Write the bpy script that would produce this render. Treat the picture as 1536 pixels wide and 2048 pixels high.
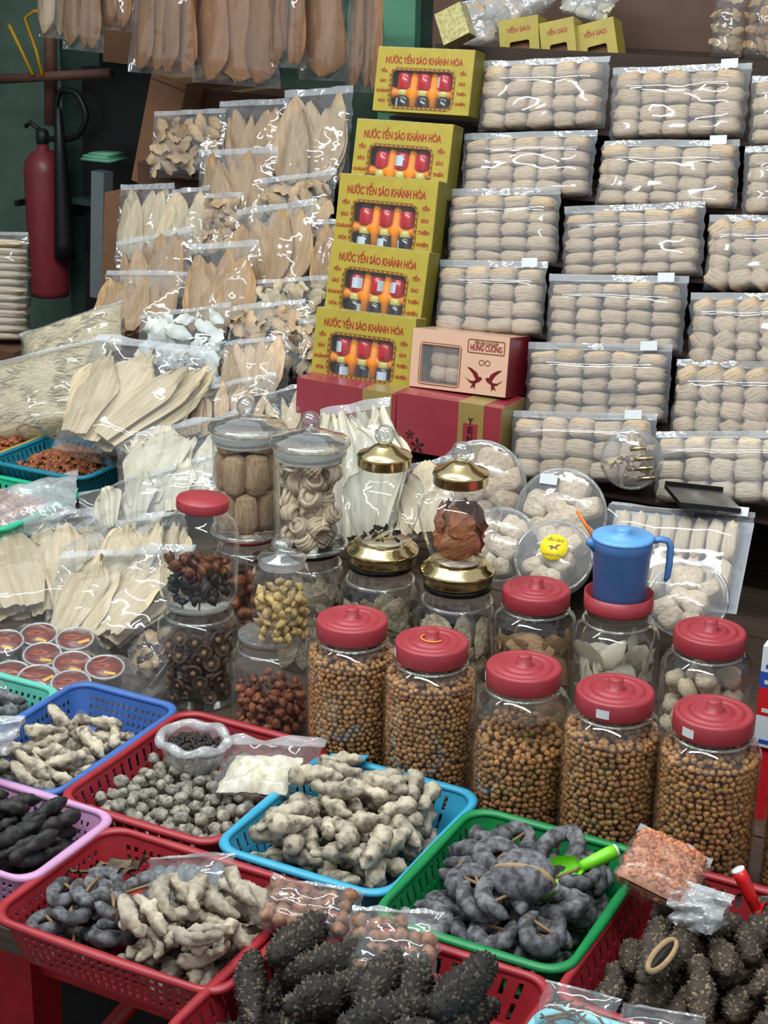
import bpy, math, random
import numpy as np
from mathutils import Matrix, Vector, noise as mnoise

for o in list(bpy.data.objects):
    bpy.data.objects.remove(o, do_unlink=True)
scene = bpy.context.scene
COL = scene.collection

# ------------------------------------------------------------------ camera
# X runs along the stall front, Y into the stall, Z up; the shopper stands at CAM
F, PITCH, ROLL, YAW = 3300.0, 19.5, 1.1, 27.0
CAM = np.array([0.9, 0.0, 1.65])
_p, _q, _t = map(math.radians, (PITCH, ROLL, YAW))
_h = np.array([-math.sin(_t), math.cos(_t), 0]); _r0 = np.array([math.cos(_t), math.sin(_t), 0]); _z = np.array([0, 0, 1.0])
FW = _h * math.cos(_p) - _z * math.sin(_p); _u0 = _h * math.sin(_p) + _z * math.cos(_p)
RT = math.cos(_q) * _r0 + math.sin(_q) * _u0; UP = -math.sin(_q) * _r0 + math.cos(_q) * _u0
cam_data = bpy.data.cameras.new('camera')
cam_data.sensor_fit = 'VERTICAL'; cam_data.sensor_height = 24.0; cam_data.lens = F / 2048 * 24.0
cam_data.clip_start = 0.05; cam_data.clip_end = 60
cam = bpy.data.objects.new('camera', cam_data); COL.objects.link(cam)
cam.matrix_world = Matrix(((RT[0], UP[0], -FW[0], CAM[0]), (RT[1], UP[1], -FW[1], CAM[1]), (RT[2], UP[2], -FW[2], CAM[2]), (0, 0, 0, 1)))
scene.camera = cam

# ------------------------------------------------------------------ light: market hall ambience and fluorescent tubes
world = bpy.data.worlds.new('hall'); scene.world = world; world.use_nodes = True
bg = world.node_tree.nodes['Background']
bg.inputs[0].default_value = (0.93, 0.97, 1.0, 1); bg.inputs[1].default_value = 0.46
def tube_light(name, loc, length, power, width=0.06, rot=(0, 0, 0), col=(0.93, 1.0, 0.97)):
    d = bpy.data.lights.new(name, 'AREA'); d.shape = 'RECTANGLE'; d.size = length; d.size_y = width
    d.energy = power; d.color = col
    o = bpy.data.objects.new(name, d); COL.objects.link(o); o.location = loc; o.rotation_euler = rot
    return o
tube_light('fluorescent_tube', (0.1, 1.05, 2.75), 2.4, 36, 0.10, (math.radians(22), 0, 0))
tube_light('fluorescent_tube', (-0.6, 2.35, 2.75), 2.4, 22, 0.10)
tube_light('fluorescent_tube', (-1.6, 1.3, 2.85), 1.2, 16, 0.10, (math.radians(10), 0, math.radians(30)))
scene.view_settings.view_transform = 'Standard'; scene.view_settings.look = 'None'
scene.view_settings.gamma = 1.0; scene.view_settings.use_curve_mapping = False
scene.view_settings.exposure = 0.38
scene.cycles.transparent_max_bounces = 28
scene.cycles.max_bounces = 4; scene.cycles.diffuse_bounces = 2
scene.cycles.glossy_bounces = 2; scene.cycles.transmission_bounces = 2
scene.cycles.adaptive_threshold = 0.03
scene.cycles.caustics_reflective = False; scene.cycles.caustics_refractive = False

# ------------------------------------------------------------------ pixel helpers (frame 1536 x 2048)
def ray(x, y): return FW + RT * (x - 768) / F - UP * (y - 1024) / F
def atz(x, y, z):
    d = ray(x, y); return CAM + d * ((z - CAM[2]) / d[2])
def atY(x, y, Y):
    d = ray(x, y); return CAM + d * ((Y - CAM[1]) / d[1])

rnd = random.Random(7)
rng = np.random.default_rng(7)

# ------------------------------------------------------------------ materials
MATS = {}
def rgb(h):
    h = h.lstrip('#'); v = [int(h[i:i + 2], 16) / 255 for i in (0, 2, 4)]
    return tuple(c / 12.92 if c <= 0.04045 else ((c + 0.055) / 1.055) ** 2.4 for c in v) + (1,)
class NT:
    def __init__(s, name):
        s.m = bpy.data.materials.new(name); s.m.use_nodes = True; s.t = s.m.node_tree; s.t.nodes.clear()
        s.out = s.n('ShaderNodeOutputMaterial')
    def n(s, typ, **kw):
        nd = s.t.nodes.new(typ)
        for k, v in kw.items(): setattr(nd, k, v)
        return nd
    def l(s, a, b): s.t.links.new(a, b)
    def coords(s, scale=(1, 1, 1), kind='Object'):
        tc = s.n('ShaderNodeTexCoord'); mp = s.n('ShaderNodeMapping'); mp.inputs['Scale'].default_value = scale
        s.l(tc.outputs[kind], mp.inputs[0]); return mp.outputs[0]
    def noise(s, vec, scale, detail=3, rough=0.55):
        n = s.n('ShaderNodeTexNoise'); n.inputs['Scale'].default_value = scale; n.inputs['Detail'].default_value = detail
        n.inputs['Roughness'].default_value = rough; s.l(vec, n.inputs['Vector']); return n.outputs[0]
    def ramp(s, fac, stops):
        r = s.n('ShaderNodeValToRGB'); e = r.color_ramp.elements
        while len(e) < len(stops): e.new(0.5)
        for el, (p, c) in zip(e, stops): el.position = p; el.color = c
        s.l(fac, r.inputs[0]); return r.outputs[0]
    def mix(s, fac, a, b, typ='MIX'):
        m = s.n('ShaderNodeMix', data_type='RGBA', blend_type=typ)
        if isinstance(fac, (int, float)): m.inputs[0].default_value = fac
        else: s.l(fac, m.inputs[0])
        for i, v in ((6, a), (7, b)):
            if isinstance(v, tuple): m.inputs[i].default_value = v
            else: s.l(v, m.inputs[i])
        return m.outputs[2]
    def math(s, op, a, b=0.0):
        m = s.n('ShaderNodeMath', operation=op)
        for i, v in ((0, a), (1, b)):
            if isinstance(v, (int, float)): m.inputs[i].default_value = v
            else: s.l(v, m.inputs[i])
        return m.outputs[0]
    def bump(s, h, strength, dist=0.01):
        b = s.n('ShaderNodeBump'); b.inputs['Strength'].default_value = strength; b.inputs['Distance'].default_value = dist
        s.l(h, b.inputs['Height']); return b.outputs[0]
def mat_solid(name, col, rough=0.5, metal=0.0, spec=0.5, grain=0.0, scale=60, bump=0.0, coat=0.0, island=False, objrand=0.0, alt=None, sss=0.0, stretch=(1, 1, 1), emit=0.0, trans=0.0, lo=0.35, hi=0.7):
    """principled surface: base colour, blotches towards alt, per-object or per-piece variation, fine relief"""
    t = NT(name); b = t.n('ShaderNodeBsdfPrincipled')
    v = t.coords(stretch); n = t.noise(v, scale, 4)
    c1 = rgb(col); c2 = rgb(alt) if alt else tuple(x * (1 - grain) for x in c1[:3]) + (1,)
    c = t.ramp(n, [(lo, c1), (hi, c2)])
    if island or objrand:
        if island: r = t.n('ShaderNodeNewGeometry').outputs['Random Per Island']
        else: r = t.n('ShaderNodeObjectInfo').outputs['Random']
        k = objrand or 0.35
        g = t.ramp(r, [(0.0, (1 - k,) * 3 + (1,)), (1.0, (1 + k * 0.4, 1 + k * 0.35, 1 + k * 0.25, 1))])
        c = t.mix(1.0, c, g, 'MULTIPLY')
    t.l(c, b.inputs['Base Color'])
    b.inputs['Roughness'].default_value = rough; b.inputs['Metallic'].default_value = metal
    b.inputs['Specular IOR Level'].default_value = spec; b.inputs['Coat Weight'].default_value = coat
    b.inputs['Coat Roughness'].default_value = 0.08
    if sss: b.inputs['Subsurface Weight'].default_value = sss; b.inputs['Subsurface Radius'].default_value = (0.01, 0.006, 0.003)
    if bump: t.l(t.bump(n, bump, 0.004), b.inputs['Normal'])
    sh = b.outputs[0]
    if trans:
        tr = t.n('ShaderNodeBsdfTranslucent'); t.l(c, tr.inputs[0]); mx = t.n('ShaderNodeMixShader'); mx.inputs[0].default_value = trans
        t.l(sh, mx.inputs[1]); t.l(tr.outputs[0], mx.inputs[2]); sh = mx.outputs[0]
    t.l(sh, t.out.inputs[0]); MATS[name] = t.m; return t.m
def mat_film(name, haze=0.08, tint=(0.97, 0.98, 0.99, 1), bump=0.25, scale=22, rough=0.09, refl=0.05, edge=0.5, hazecol=(0.8, 0.82, 0.86, 1), power=3.0, detail=2.0):
    """thin clear sheet: lets light straight through, mirrors more at grazing angles, slightly milky"""
    t = NT(name); v = t.coords(); n = t.noise(v, scale, detail, 0.5)
    tr = t.n('ShaderNodeBsdfTransparent'); tr.inputs[0].default_value = tint
    df = t.n('ShaderNodeBsdfDiffuse'); df.inputs[0].default_value = hazecol
    m1 = t.n('ShaderNodeMixShader'); m1.inputs[0].default_value = haze
    t.l(tr.outputs[0], m1.inputs[1]); t.l(df.outputs[0], m1.inputs[2])
    gl = t.n('ShaderNodeBsdfGlossy'); gl.inputs['Roughness'].default_value = rough; gl.inputs[0].default_value = (1, 1, 1, 1)
    lw = t.n('ShaderNodeLayerWeight'); lw.inputs[0].default_value = 0.5
    if bump:
        bn = t.bump(n, bump, 0.02); t.l(bn, gl.inputs['Normal']); t.l(bn, lw.inputs['Normal'])
    fac = t.math('ADD', t.math('MULTIPLY', t.math('POWER', lw.outputs['Facing'], power), edge), refl)
    m2 = t.n('ShaderNodeMixShader'); t.l(fac, m2.inputs[0]); t.l(m1.outputs[0], m2.inputs[1]); t.l(gl.outputs[0], m2.inputs[2])
    t.l(m2.outputs[0], t.out.inputs[0]); MATS[name] = t.m; return t.m

mat_film('film', 0.05, bump=0.4, scale=14, rough=0.07, refl=0.075, edge=0.55)
mat_film('film_rack', 0.10, hazecol=(0.72, 0.78, 0.9, 1), bump=0.16, scale=9, rough=0.06, refl=0.07, edge=0.6, detail=1)
mat_film('film_milky', 0.30, bump=0.7, scale=30, rough=0.12, refl=0.09, edge=0.5)
mat_film('film_seal', 0.26, bump=0.4, scale=40, rough=0.1, refl=0.12, edge=0.4)
mat_film('glass', 0.015, tint=(0.955, 0.965, 0.96, 1), bump=0.0, rough=0.03, refl=0.055, edge=0.75, power=3.2)
mat_film('glass_thick', 0.05, tint=(0.80, 0.83, 0.83, 1), bump=0.0, rough=0.04, refl=0.16, edge=0.8, power=2.0)
mat_film('clear_plastic', 0.10, tint=(0.95, 0.95, 0.96, 1), bump=0.1, scale=30, rough=0.09, refl=0.07, edge=0.6)
mat_film('frosted', 0.55, bump=0.0, rough=0.3, refl=0.06, edge=0.3, hazecol=(0.72, 0.76, 0.76, 1))

mat_solid('red_lid', '#9e323c', 0.42, grain=0.12, scale=90, bump=0.06)
mat_solid('red_basket', '#a02832', 0.40, grain=0.15, scale=40, bump=0.05)
mat_solid('cyan_basket', '#3aa2c8', 0.4, grain=0.12, scale=40, bump=0.05)
mat_solid('green_basket', '#138348', 0.4, grain=0.12, scale=40, bump=0.05)
mat_solid('pink_basket', '#c896c0', 0.45, grain=0.1, scale=40, bump=0.05)
mat_solid('blue_basket', '#3f68b0', 0.45, grain=0.15, scale=40, bump=0.05)
mat_solid('mint_basket', '#62bcab', 0.45, grain=0.1, scale=40, bump=0.05)
mat_solid('jade_basket', '#1fb58b', 0.45, grain=0.1, scale=40, bump=0.05)
mat_solid('teal_basket', '#137791', 0.45, grain=0.15, scale=40, bump=0.05)
mat_solid('yellow_basket', '#d8a818', 0.45, grain=0.12, scale=40, bump=0.05)
mat_solid('pale_cyan_basket', '#8fd9e4', 0.45, grain=0.1, scale=40)
mat_solid('blue_plastic', '#4f80c0', 0.38, grain=0.08, scale=30)
mat_solid('blue_lid', '#62a0de', 0.38, grain=0.06, scale=30)
mat_solid('orange_plastic', '#e07020', 0.4)
mat_solid('lime_plastic', '#7fe02c', 0.35, grain=0.05)
mat_solid('white_plastic', '#e8ecec', 0.4)
mat_solid('scoop_red', '#d0161c', 0.33, grain=0.06)
mat_solid('gold', '#dcc896', 0.17, metal=1.0, grain=0.1, scale=20)
mat_solid('silver', '#a8aaac', 0.12, metal=1.0)
mat_solid('paper_label', '#d4d8de', 0.6, grain=0.08, scale=200)
mat_solid('cup_swirl', '#9c3a1c', 0.45)
mat_solid('sticker_yellow', '#f2d81e', 0.5, grain=0.05)
mat_solid('rubber_band', '#e09040', 0.5)
mat_solid('wood_board', '#54443a', 0.6, grain=0.4, scale=14, bump=0.1, stretch=(1, 8, 8))
mat_solid('dark_board', '#3c2c24', 0.7, grain=0.4, scale=12, stretch=(1, 8, 8))
mat_solid('red_steel', '#a5131c', 0.45, grain=0.3, scale=30, bump=0.1)
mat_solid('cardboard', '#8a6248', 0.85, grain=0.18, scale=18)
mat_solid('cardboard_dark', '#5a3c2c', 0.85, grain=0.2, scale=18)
mat_solid('tape', '#b08a58', 0.3)
mat_solid('wall_green', '#5c7468', 0.55, grain=0.3, scale=5, bump=0.05, alt='#465a50')
mat_solid('door_green', '#2e443c', 0.5, grain=0.3, scale=6)
mat_solid('mint_paint', '#7cc4a2', 0.5, grain=0.15, scale=6)
mat_solid('floor_grey', '#4a4644', 0.7, grain=0.3, scale=10, bump=0.1)
mat_solid('black_steel', '#16181a', 0.5, grain=0.2)
mat_solid('rust_pipe', '#6e4a3c', 0.6, grain=0.3, scale=20)
mat_solid('white_panel', '#b4b9c0'); mat_solid('dim_panel', '#7c8288', 0.5, grain=0.08)
mat_solid('extinguisher_red', '#84303a', 0.35, grain=0.15, scale=12)
mat_solid('rubber_black', '#101214', 0.45)
mat_solid('yellow_tape', '#c89820', 0.5)
mat_solid('maroon_board', '#64483c', 0.6, grain=0.25, scale=6)
mat_solid('black_case', '#0c0c0d', 0.3)

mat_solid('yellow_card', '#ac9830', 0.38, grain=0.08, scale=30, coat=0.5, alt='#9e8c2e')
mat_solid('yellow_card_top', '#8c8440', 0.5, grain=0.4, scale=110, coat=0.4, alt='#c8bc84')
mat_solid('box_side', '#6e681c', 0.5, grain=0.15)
mat_solid('print_red', '#a02818', 0.45)
mat_solid('print_brown', '#7a4418', 0.5)
mat_solid('insert_orange', '#ee8a16', 0.55, grain=0.12, scale=60, bump=0.1)
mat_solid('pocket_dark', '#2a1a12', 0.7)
mat_solid('bottle_red', '#b01828', 0.25, coat=0.5)
mat_solid('bottle_glass_dark', '#2c2830', 0.15, coat=0.5)
mat_solid('bottle_silver', '#b4c2d2', 0.3)
mat_solid('cap_yellow', '#c8c070', 0.35)
mat_solid('salmon_card', '#d4ab92', 0.4, grain=0.06, scale=20, coat=0.4)
mat_solid('maroon_card', '#7c1c28', 0.4, grain=0.12, coat=0.4)
mat_solid('crimson_card', '#983440', 0.38, grain=0.1, scale=20, coat=0.5)
mat_solid('gold_card', '#98824a', 0.4, grain=0.12, scale=40, coat=0.4)
mat_solid('print_dark', '#241810', 0.5)
mat_solid('print_maroon', '#8a1c24', 0.5)
mat_solid('box_blue', '#2c50b0', 0.4); mat_solid('box_white', '#d6dee8', 0.45); mat_solid('box_red', '#d02028', 0.4)
mat_solid('cup_red', '#681812', 0.45, alt='#8e301c', scale=70, coat=0.3)
mat_solid('cup_print', '#e8b030', 0.4)
mat_solid('cup_wall', '#7a3a2c', 0.3, coat=0.5)

def mat_fibre(name, c1, c2, stretch, scale, bump, rough=0.6, k=0.12, trans=0.0, dist=0.006):
    t = NT(name); b = t.n('ShaderNodeBsdfPrincipled'); v = t.coords(stretch)
    n = t.noise(v, scale, 4, 0.6); n2 = t.noise(t.coords((1, 1, 1)), 3.5, 3)
    c = t.ramp(n, [(0.3, rgb(c2)), (0.66, rgb(c1))])
    r = t.n('ShaderNodeObjectInfo').outputs['Random']
    g = t.ramp(r, [(0, (1 - k, 1 - k, 1 - k, 1)), (1, (1 + k, 1 + k * .9, 1 + k * .8, 1))])
    c = t.mix(1.0, c, g, 'MULTIPLY')
    c = t.mix(t.math('MULTIPLY', n2, 0.25), c, rgb(c2))
    t.l(c, b.inputs['Base Color']); b.inputs['Roughness'].default_value = rough
    t.l(t.bump(n, bump, dist), b.inputs['Normal'])
    sh = b.outputs[0]
    if trans:
        tr = t.n('ShaderNodeBsdfTranslucent'); t.l(c, tr.inputs[0]); mx = t.n('ShaderNodeMixShader'); mx.inputs[0].default_value = trans
        t.l(sh, mx.inputs[1]); t.l(tr.outputs[0], mx.inputs[2]); sh = mx.outputs[0]
    t.l(sh, t.out.inputs[0]); MATS[name] = t.m
mat_fibre('nest', '#dec8ac', '#aa8c6e', (1.3, 1.3, 8), 2.0, 0.5, 0.65, dist=.012)
mat_fibre('nest_white', '#ecdcc4', '#bca486', (1.3, 1.3, 8), 2.0, 0.5, 0.65, dist=.012)
mat_fibre('noodle', '#d9c8a4', '#a28c66', (7, 7, 60), 6, 0.8, 0.55, trans=0.2)
mat_fibre('noodle_roll', '#dcbc9c', '#9c7858', (9, 9, .9), 2.0, 0.5, 0.6, dist=.015)
mat_fibre('vermicelli', '#ecdfc0', '#b8a680', (8, 8, 40), 7, 0.9, 0.5)
mat_fibre('maw_tan', '#dcb68a', '#bd956a', (9, 9, 1.3), 3, 0.5, 0.42, 0.2, trans=0.25)
mat_fibre('maw_cream', '#f0e0c2', '#d6be98', (9, 9, 1.3), 3, 0.3, 0.42, 0.1, trans=0.25)
mat_fibre('maw_white', '#f3eddd', '#e2d7bc', (9, 9, 1.3), 3, 0.3, 0.4, 0.06, trans=0.25)
mat_fibre('maw_pale', '#e2c8a6', '#c09e7a', (9, 9, 1.3), 3, 0.35, 0.45, 0.16, trans=0.2)
mat_fibre('maw_orange', '#cd9a6e', '#a8764e', (1.6, 1.6, .7), 3, 0.25, 0.3, 0.22, trans=0.4)
mat_fibre('fungus', '#d8cab0', '#8a7860', (3, 3, 3), 2, 0.6, 0.65, 0.25)
mat_fibre('dark_fungus', '#3a2c26', '#171210', (6, 6, 6), 6, 0.5, 0.5, 0.3)
mat_fibre('brown_peel', '#c07a4c', '#764024', (2, 2, 6), 2, 0.5, 0.4, 0.2, trans=0.1)
mat_solid('bean', '#cd965c', 0.55, alt='#96622f', scale=170, island=True, objrand=0.35, bump=0.25)
mat_solid('bean_one', '#cd965c', 0.55, alt='#96622f', scale=1.2, objrand=0.35, bump=0.25)
mat_solid('bean_core', '#5c3418', 0.8, grain=0.4, scale=90)
mat_solid('red_bits', '#b46c48', 0.55, alt='#6c3626', scale=1.6, objrand=0.4, bump=0.3)
mat_solid('yellow_chip', '#e2c48a', 0.55, alt='#b88e4e', scale=1.6, objrand=0.25, bump=0.3)
mat_solid('dark_fruit', '#2a1c18', 0.5, alt='#100c0a', scale=1.6, objrand=0.4, bump=0.4)
mat_solid('amber_fruit', '#8a4a24', 0.4, alt='#4a2412', scale=1.6, objrand=0.4, bump=0.4)
mat_solid('mushroom_cap', '#6a4e3c', 0.6, alt='#3a281e', scale=2, objrand=0.3, bump=0.3)
mat_solid('mushroom_stem', '#9a7a5c', 0.7, grain=0.3)
mat_solid('grey_nut', '#aaa498', 0.75, alt='#625c54', scale=1.6, objrand=0.25, bump=0.6)
mat_solid('cuke_tan', '#c4b8a4', 0.75, alt='#4e453c', scale=62, objrand=0.25, bump=0.6, lo=0.42, hi=0.70)
mat_solid('cuke_pale', '#bdb2a2', 0.75, alt='#7c6a54', scale=70, objrand=0.25, bump=0.5, lo=0.4, hi=0.75)
mat_solid('cuke_grey', '#7e7f86', 0.72, alt='#38363a', scale=80, objrand=0.3, bump=0.4, lo=0.36, hi=0.62)
mat_solid('cuke_dark', '#2c2a2a', 0.65, alt='#100f0f', scale=80, objrand=0.4, bump=0.5)
mat_solid('cuke_flesh', '#a88a64', 0.7, grain=0.3, scale=80)
mat_solid('leathery', '#6e5c48', 0.7, alt='#362a1e', scale=3, objrand=0.3, bump=0.5)
mat_solid('stick', '#8a6a48', 0.7, grain=0.3)
mat_solid('shrimp', '#b06a40', 0.55, alt='#6c3820', scale=90, island=True, objrand=0.35, bump=0.3)
mat_solid('shrimp_pink', '#d8946c', 0.5, alt='#a85c3c', scale=90, island=True, objrand=0.25, bump=0.3)
mat_solid('brown_ball', '#a8724e', 0.6, alt='#6e442a', scale=1.8, objrand=0.3, bump=0.3)
mat_solid('grain_dark', '#2c221e', 0.6, alt='#15100e', scale=90, island=True, objrand=0.4)
mat_solid('powder', '#e6e0d0', 0.8, alt='#c8bca0', scale=50, bump=0.5)
mat_solid('twig', '#6e5a40', 0.7, alt='#3c3022', scale=60, objrand=0.3)
mat_solid('grey_finger', '#858a90', 0.65, alt='#585c60', scale=3, objrand=0.15, bump=0.3)
mat_solid('cotton', '#eef0ec', 0.6, alt='#cfd2cc', scale=3, bump=0.6, objrand=0.08)

def mat_spiny(name, dark, tip, rough=0.8):
    """spiny skin: every papilla has its own shade on a darker hide"""
    t = NT(name); b = t.n('ShaderNodeBsdfPrincipled'); g = t.n('ShaderNodeNewGeometry')
    n = t.noise(t.coords(), 120, 3); c = t.ramp(g.outputs['Random Per Island'], [(0.0, rgb(dark)), (0.55, rgb(dark)), (1.0, rgb(tip))])
    c = t.mix(t.math('MULTIPLY', n, 0.6), c, rgb(dark))
    r = t.n('ShaderNodeObjectInfo').outputs['Random']; k = t.ramp(r, [(0, (.75, .75, .75, 1)), (1, (1.25, 1.22, 1.18, 1))])
    t.l(t.mix(1.0, c, k, 'MULTIPLY'), b.inputs['Base Color']); b.inputs['Roughness'].default_value = rough
    t.l(b.outputs[0], t.out.inputs[0]); MATS[name] = t.m
mat_spiny('cuke_spiky', '#1e1a17', '#75675a'); mat_spiny('cuke_brown_spiky', '#3a3028', '#94826c')

# ------------------------------------------------------------------ mesh helpers
class MB:
    def __init__(s): s.v = []; s.f = []
    def add(s, v, f):
        o = len(s.v); s.v += [tuple(map(float, p)) for p in v]; s.f += [tuple(int(i) + o for i in q) for q in f]; return s
    def box(s, x0, x1, y0, y1, z0, z1):
        v = [(x, y, z) for z in (z0, z1) for y in (y0, y1) for x in (x0, x1)]
        return s.add(v, [(0, 2, 3, 1), (4, 5, 7, 6), (0, 1, 5, 4), (2, 6, 7, 3), (0, 4, 6, 2), (1, 3, 7, 5)])
    def lathe(s, prof, seg=32, close=False, ang=0.0, sides=None):
        n = len(prof); v = []
        for r, z in prof:
            for k in range(seg):
                a = 2 * math.pi * k / seg + ang
                v.append((r * math.cos(a), r * math.sin(a), z))
        f = []
        m = n if close else n - 1
        for i in range(m):
            for k in range(seg):
                a, b = i * seg + k, i * seg + (k + 1) % seg
                j = ((i + 1) % n) * seg
                f.append((a, b, j + (k + 1) % seg, j + k))
        if not close:
            if prof[0][0] > 1e-5: f.append(tuple(range(seg))[::-1])
            if prof[-1][0] > 1e-5: f.append(tuple((n - 1) * seg + k for k in range(seg)))
        return s.add(v, f)
    def tube(s, path, rad, seg=10, squash=None, jitter=None):
        P = np.array(path, float); n = len(P)
        rad = [rad] * n if np.isscalar(rad) else list(rad)
        T = np.gradient(P, axis=0); T /= np.linalg.norm(T, axis=1)[:, None] + 1e-9
        up = np.array([0, 0, 1.0]) if abs(T[0][2]) < 0.9 else np.array([1.0, 0, 0])
        N = np.cross(up, T[0]); N /= np.linalg.norm(N); v = []
        for i in range(n):
            N = N - T[i] * (N @ T[i]); N /= np.linalg.norm(N) + 1e-9; B = np.cross(T[i], N)
            for k in range(seg):
                a = 2 * math.pi * k / seg
                rr = rad[i] * (1 if jitter is None else jitter[i][k])
                v.append(P[i] + N * math.cos(a) * rr + B * math.sin(a) * rr * (squash or 1))
        f = [(i * seg + k, i * seg + (k + 1) % seg, (i + 1) * seg + (k + 1) % seg, (i + 1) * seg + k) for i in range(n - 1) for k in range(seg)]
        f += [tuple(range(seg))[::-1], tuple((n - 1) * seg + k for k in range(seg))]
        return s.add(v, f)
    def grid(s, pts, nu, nv, flip=False):
        f = []
        for j in range(nv - 1):
            for i in range(nu - 1):
                q = (j * nu + i, j * nu + i + 1, (j + 1) * nu + i + 1, (j + 1) * nu + i)
                f.append(q[::-1] if flip else q)
        return s.add(pts, f)
    def mesh(s, name, smooth=True, flat_big=False):
        m = bpy.data.meshes.new(name); m.from_pydata(s.v, [], s.f); m.update()
        if smooth: m.polygons.foreach_set('use_smooth', [True] * len(m.polygons))
        return m
def set_mat(m, mat):
    m.materials.clear(); m.materials.append(MATS[mat] if isinstance(mat, str) else mat); return m
def obj(name, mesh, mat=None, parent=None, M=None, smooth=True):
    if isinstance(mesh, MB): mesh = mesh.mesh(name, smooth)
    if mat is not None: set_mat(mesh, mat)
    o = bpy.data.objects.new(name, mesh); COL.objects.link(o)
    if parent is not None: o.parent = parent
    if M is not None: o.matrix_local = M
    return o
def tag(o, label=None, cat=None, group=None, kind=None):
    if label: o['label'] = label
    if cat: o['category'] = cat
    if group: o['group'] = group
    if kind: o['kind'] = kind
    return o
def thing(name, label, cat, M=None, group=None):
    o = bpy.data.objects.new(name, None); COL.objects.link(o); o.empty_display_size = 0.02
    if M is not None: o.matrix_world = M
    return tag(o, label, cat, group)
def copy_tree(o, M, label=None, group=None, parent=None):
    c = o.copy(); COL.objects.link(c)
    if parent is None: c.matrix_world = M
    else: c.parent = parent
    if label: c['label'] = label
    if group: c['group'] = group
    for ch in o.children: copy_tree(ch, None, parent=c)
    return c
def T(x, y=None, z=None):
    if y is None: x, y, z = x
    return Matrix.Translation((float(x), float(y), float(z)))
def R(a, ax): return Matrix.Rotation(a, 4, ax)
def S(x, y=None, z=None):
    if y is None: y = z = x
    return Matrix.Diagonal((x, y, z, 1))
def edges_sharp(o, ang=40):
    m = o.data
    try: m.set_sharp_from_angle(angle=math.radians(ang))
    except Exception: pass
    return o
def lump(r=1.0, seg=10, rings=7, amp=0.15, freq=1.6, seed=0, sq=(1, 1, 1)):
    """irregular rounded lump"""
    b = MB(); v = [(0, 0, -1)]
    for j in range(1, rings):
        th = math.pi * j / rings
        for k in range(seg):
            a = 2 * math.pi * k / seg; v.append((math.sin(th) * math.cos(a), math.sin(th) * math.sin(a), -math.cos(th)))
    v.append((0, 0, 1)); out = []
    for p in v:
        n = mnoise.noise(Vector((p[0] * freq + seed * 3.1, p[1] * freq + seed * 1.7, p[2] * freq)))
        k = r * (1 + amp * n * 2); out.append((p[0] * k * sq[0], p[1] * k * sq[1], p[2] * k * sq[2]))
    f = []; L = len(v) - 1
    for k in range(seg): f.append((0, 1 + (k + 1) % seg, 1 + k))
    for j in range(rings - 2):
        for k in range(seg):
            a = 1 + j * seg + k; c = 1 + j * seg + (k + 1) % seg
            f.append((a, c, c + seg, a + seg))
    o = 1 + (rings - 2) * seg
    for k in range(seg): f.append((L, o + k, o + (k + 1) % seg))
    b.add(out, f); return b
def rrect(x0, x1, y0, y1, r, k=6):
    pts = []
    for cx, cy, a0 in ((x1 - r, y1 - r, 0), (x0 + r, y1 - r, 90), (x0 + r, y0 + r, 180), (x1 - r, y0 + r, 270)):
        for i in range(k + 1):
            a = math.radians(a0 + 90 * i / k); pts.append((cx + r * math.cos(a), cy + r * math.sin(a)))
    return pts
def loop_points(pts, n):
    P = np.array(pts + [pts[0]]); d = np.r_[0, np.cumsum(np.linalg.norm(np.diff(P, axis=0), axis=1))]
    t = np.linspace(0, d[-1], n, endpoint=False)
    return np.stack([np.interp(t, d, P[:, 0]), np.interp(t, d, P[:, 1])], 1)
TEXT = {}
def text_mesh(s, size, extrude=0.0004, align='CENTER', key=None):
    k = (s, size, align)
    if k not in TEXT:
        c = bpy.data.curves.new('lettering', 'FONT'); c.body = s; c.size = size; c.align_x = align; c.align_y = 'CENTER'; c.extrude = extrude; c.resolution_u = 3; c.offset = size * 0.017
        o = bpy.data.objects.new('lettering', c); COL.objects.link(o)
        dg = bpy.context.evaluated_depsgraph_get(); m = bpy.data.meshes.new_from_object(o.evaluated_get(dg)); m.name = 'lettering'
        bpy.data.objects.remove(o, do_unlink=True); TEXT[k] = m
    return TEXT[k].copy()
UPRIGHT = R(math.pi / 2, 'X')     # text plane -> facing -Y

# frame from four picture corners and the depths of its lower and upper edge
def frame(bl, br, tl, tr, Yb, Yt=None, Yl=0.0):
    Yt = Yb if Yt is None else Yt
    BL, BR = atY(*bl, Yb + Yl), atY(*br, Yb); TL, TR = atY(*tl, Yt + Yl), atY(*tr, Yt)
    o = (BL + BR) / 2; top = (TL + TR) / 2; ez = top - o; h = np.linalg.norm(ez); ez /= h
    ex = (BR - BL) / np.linalg.norm(BR - BL) + (TR - TL) / np.linalg.norm(TR - TL); ex -= ez * (ex @ ez); ex /= np.linalg.norm(ex); ey = np.cross(ez, ex)
    M = Matrix(((ex[0], ey[0], ez[0], o[0]), (ex[1], ey[1], ez[1], o[1]), (ex[2], ey[2], ez[2], o[2]), (0, 0, 0, 1)))
    return M, float(np.linalg.norm(BR - BL)), float(np.linalg.norm(TR - TL)), float(h)

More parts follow.
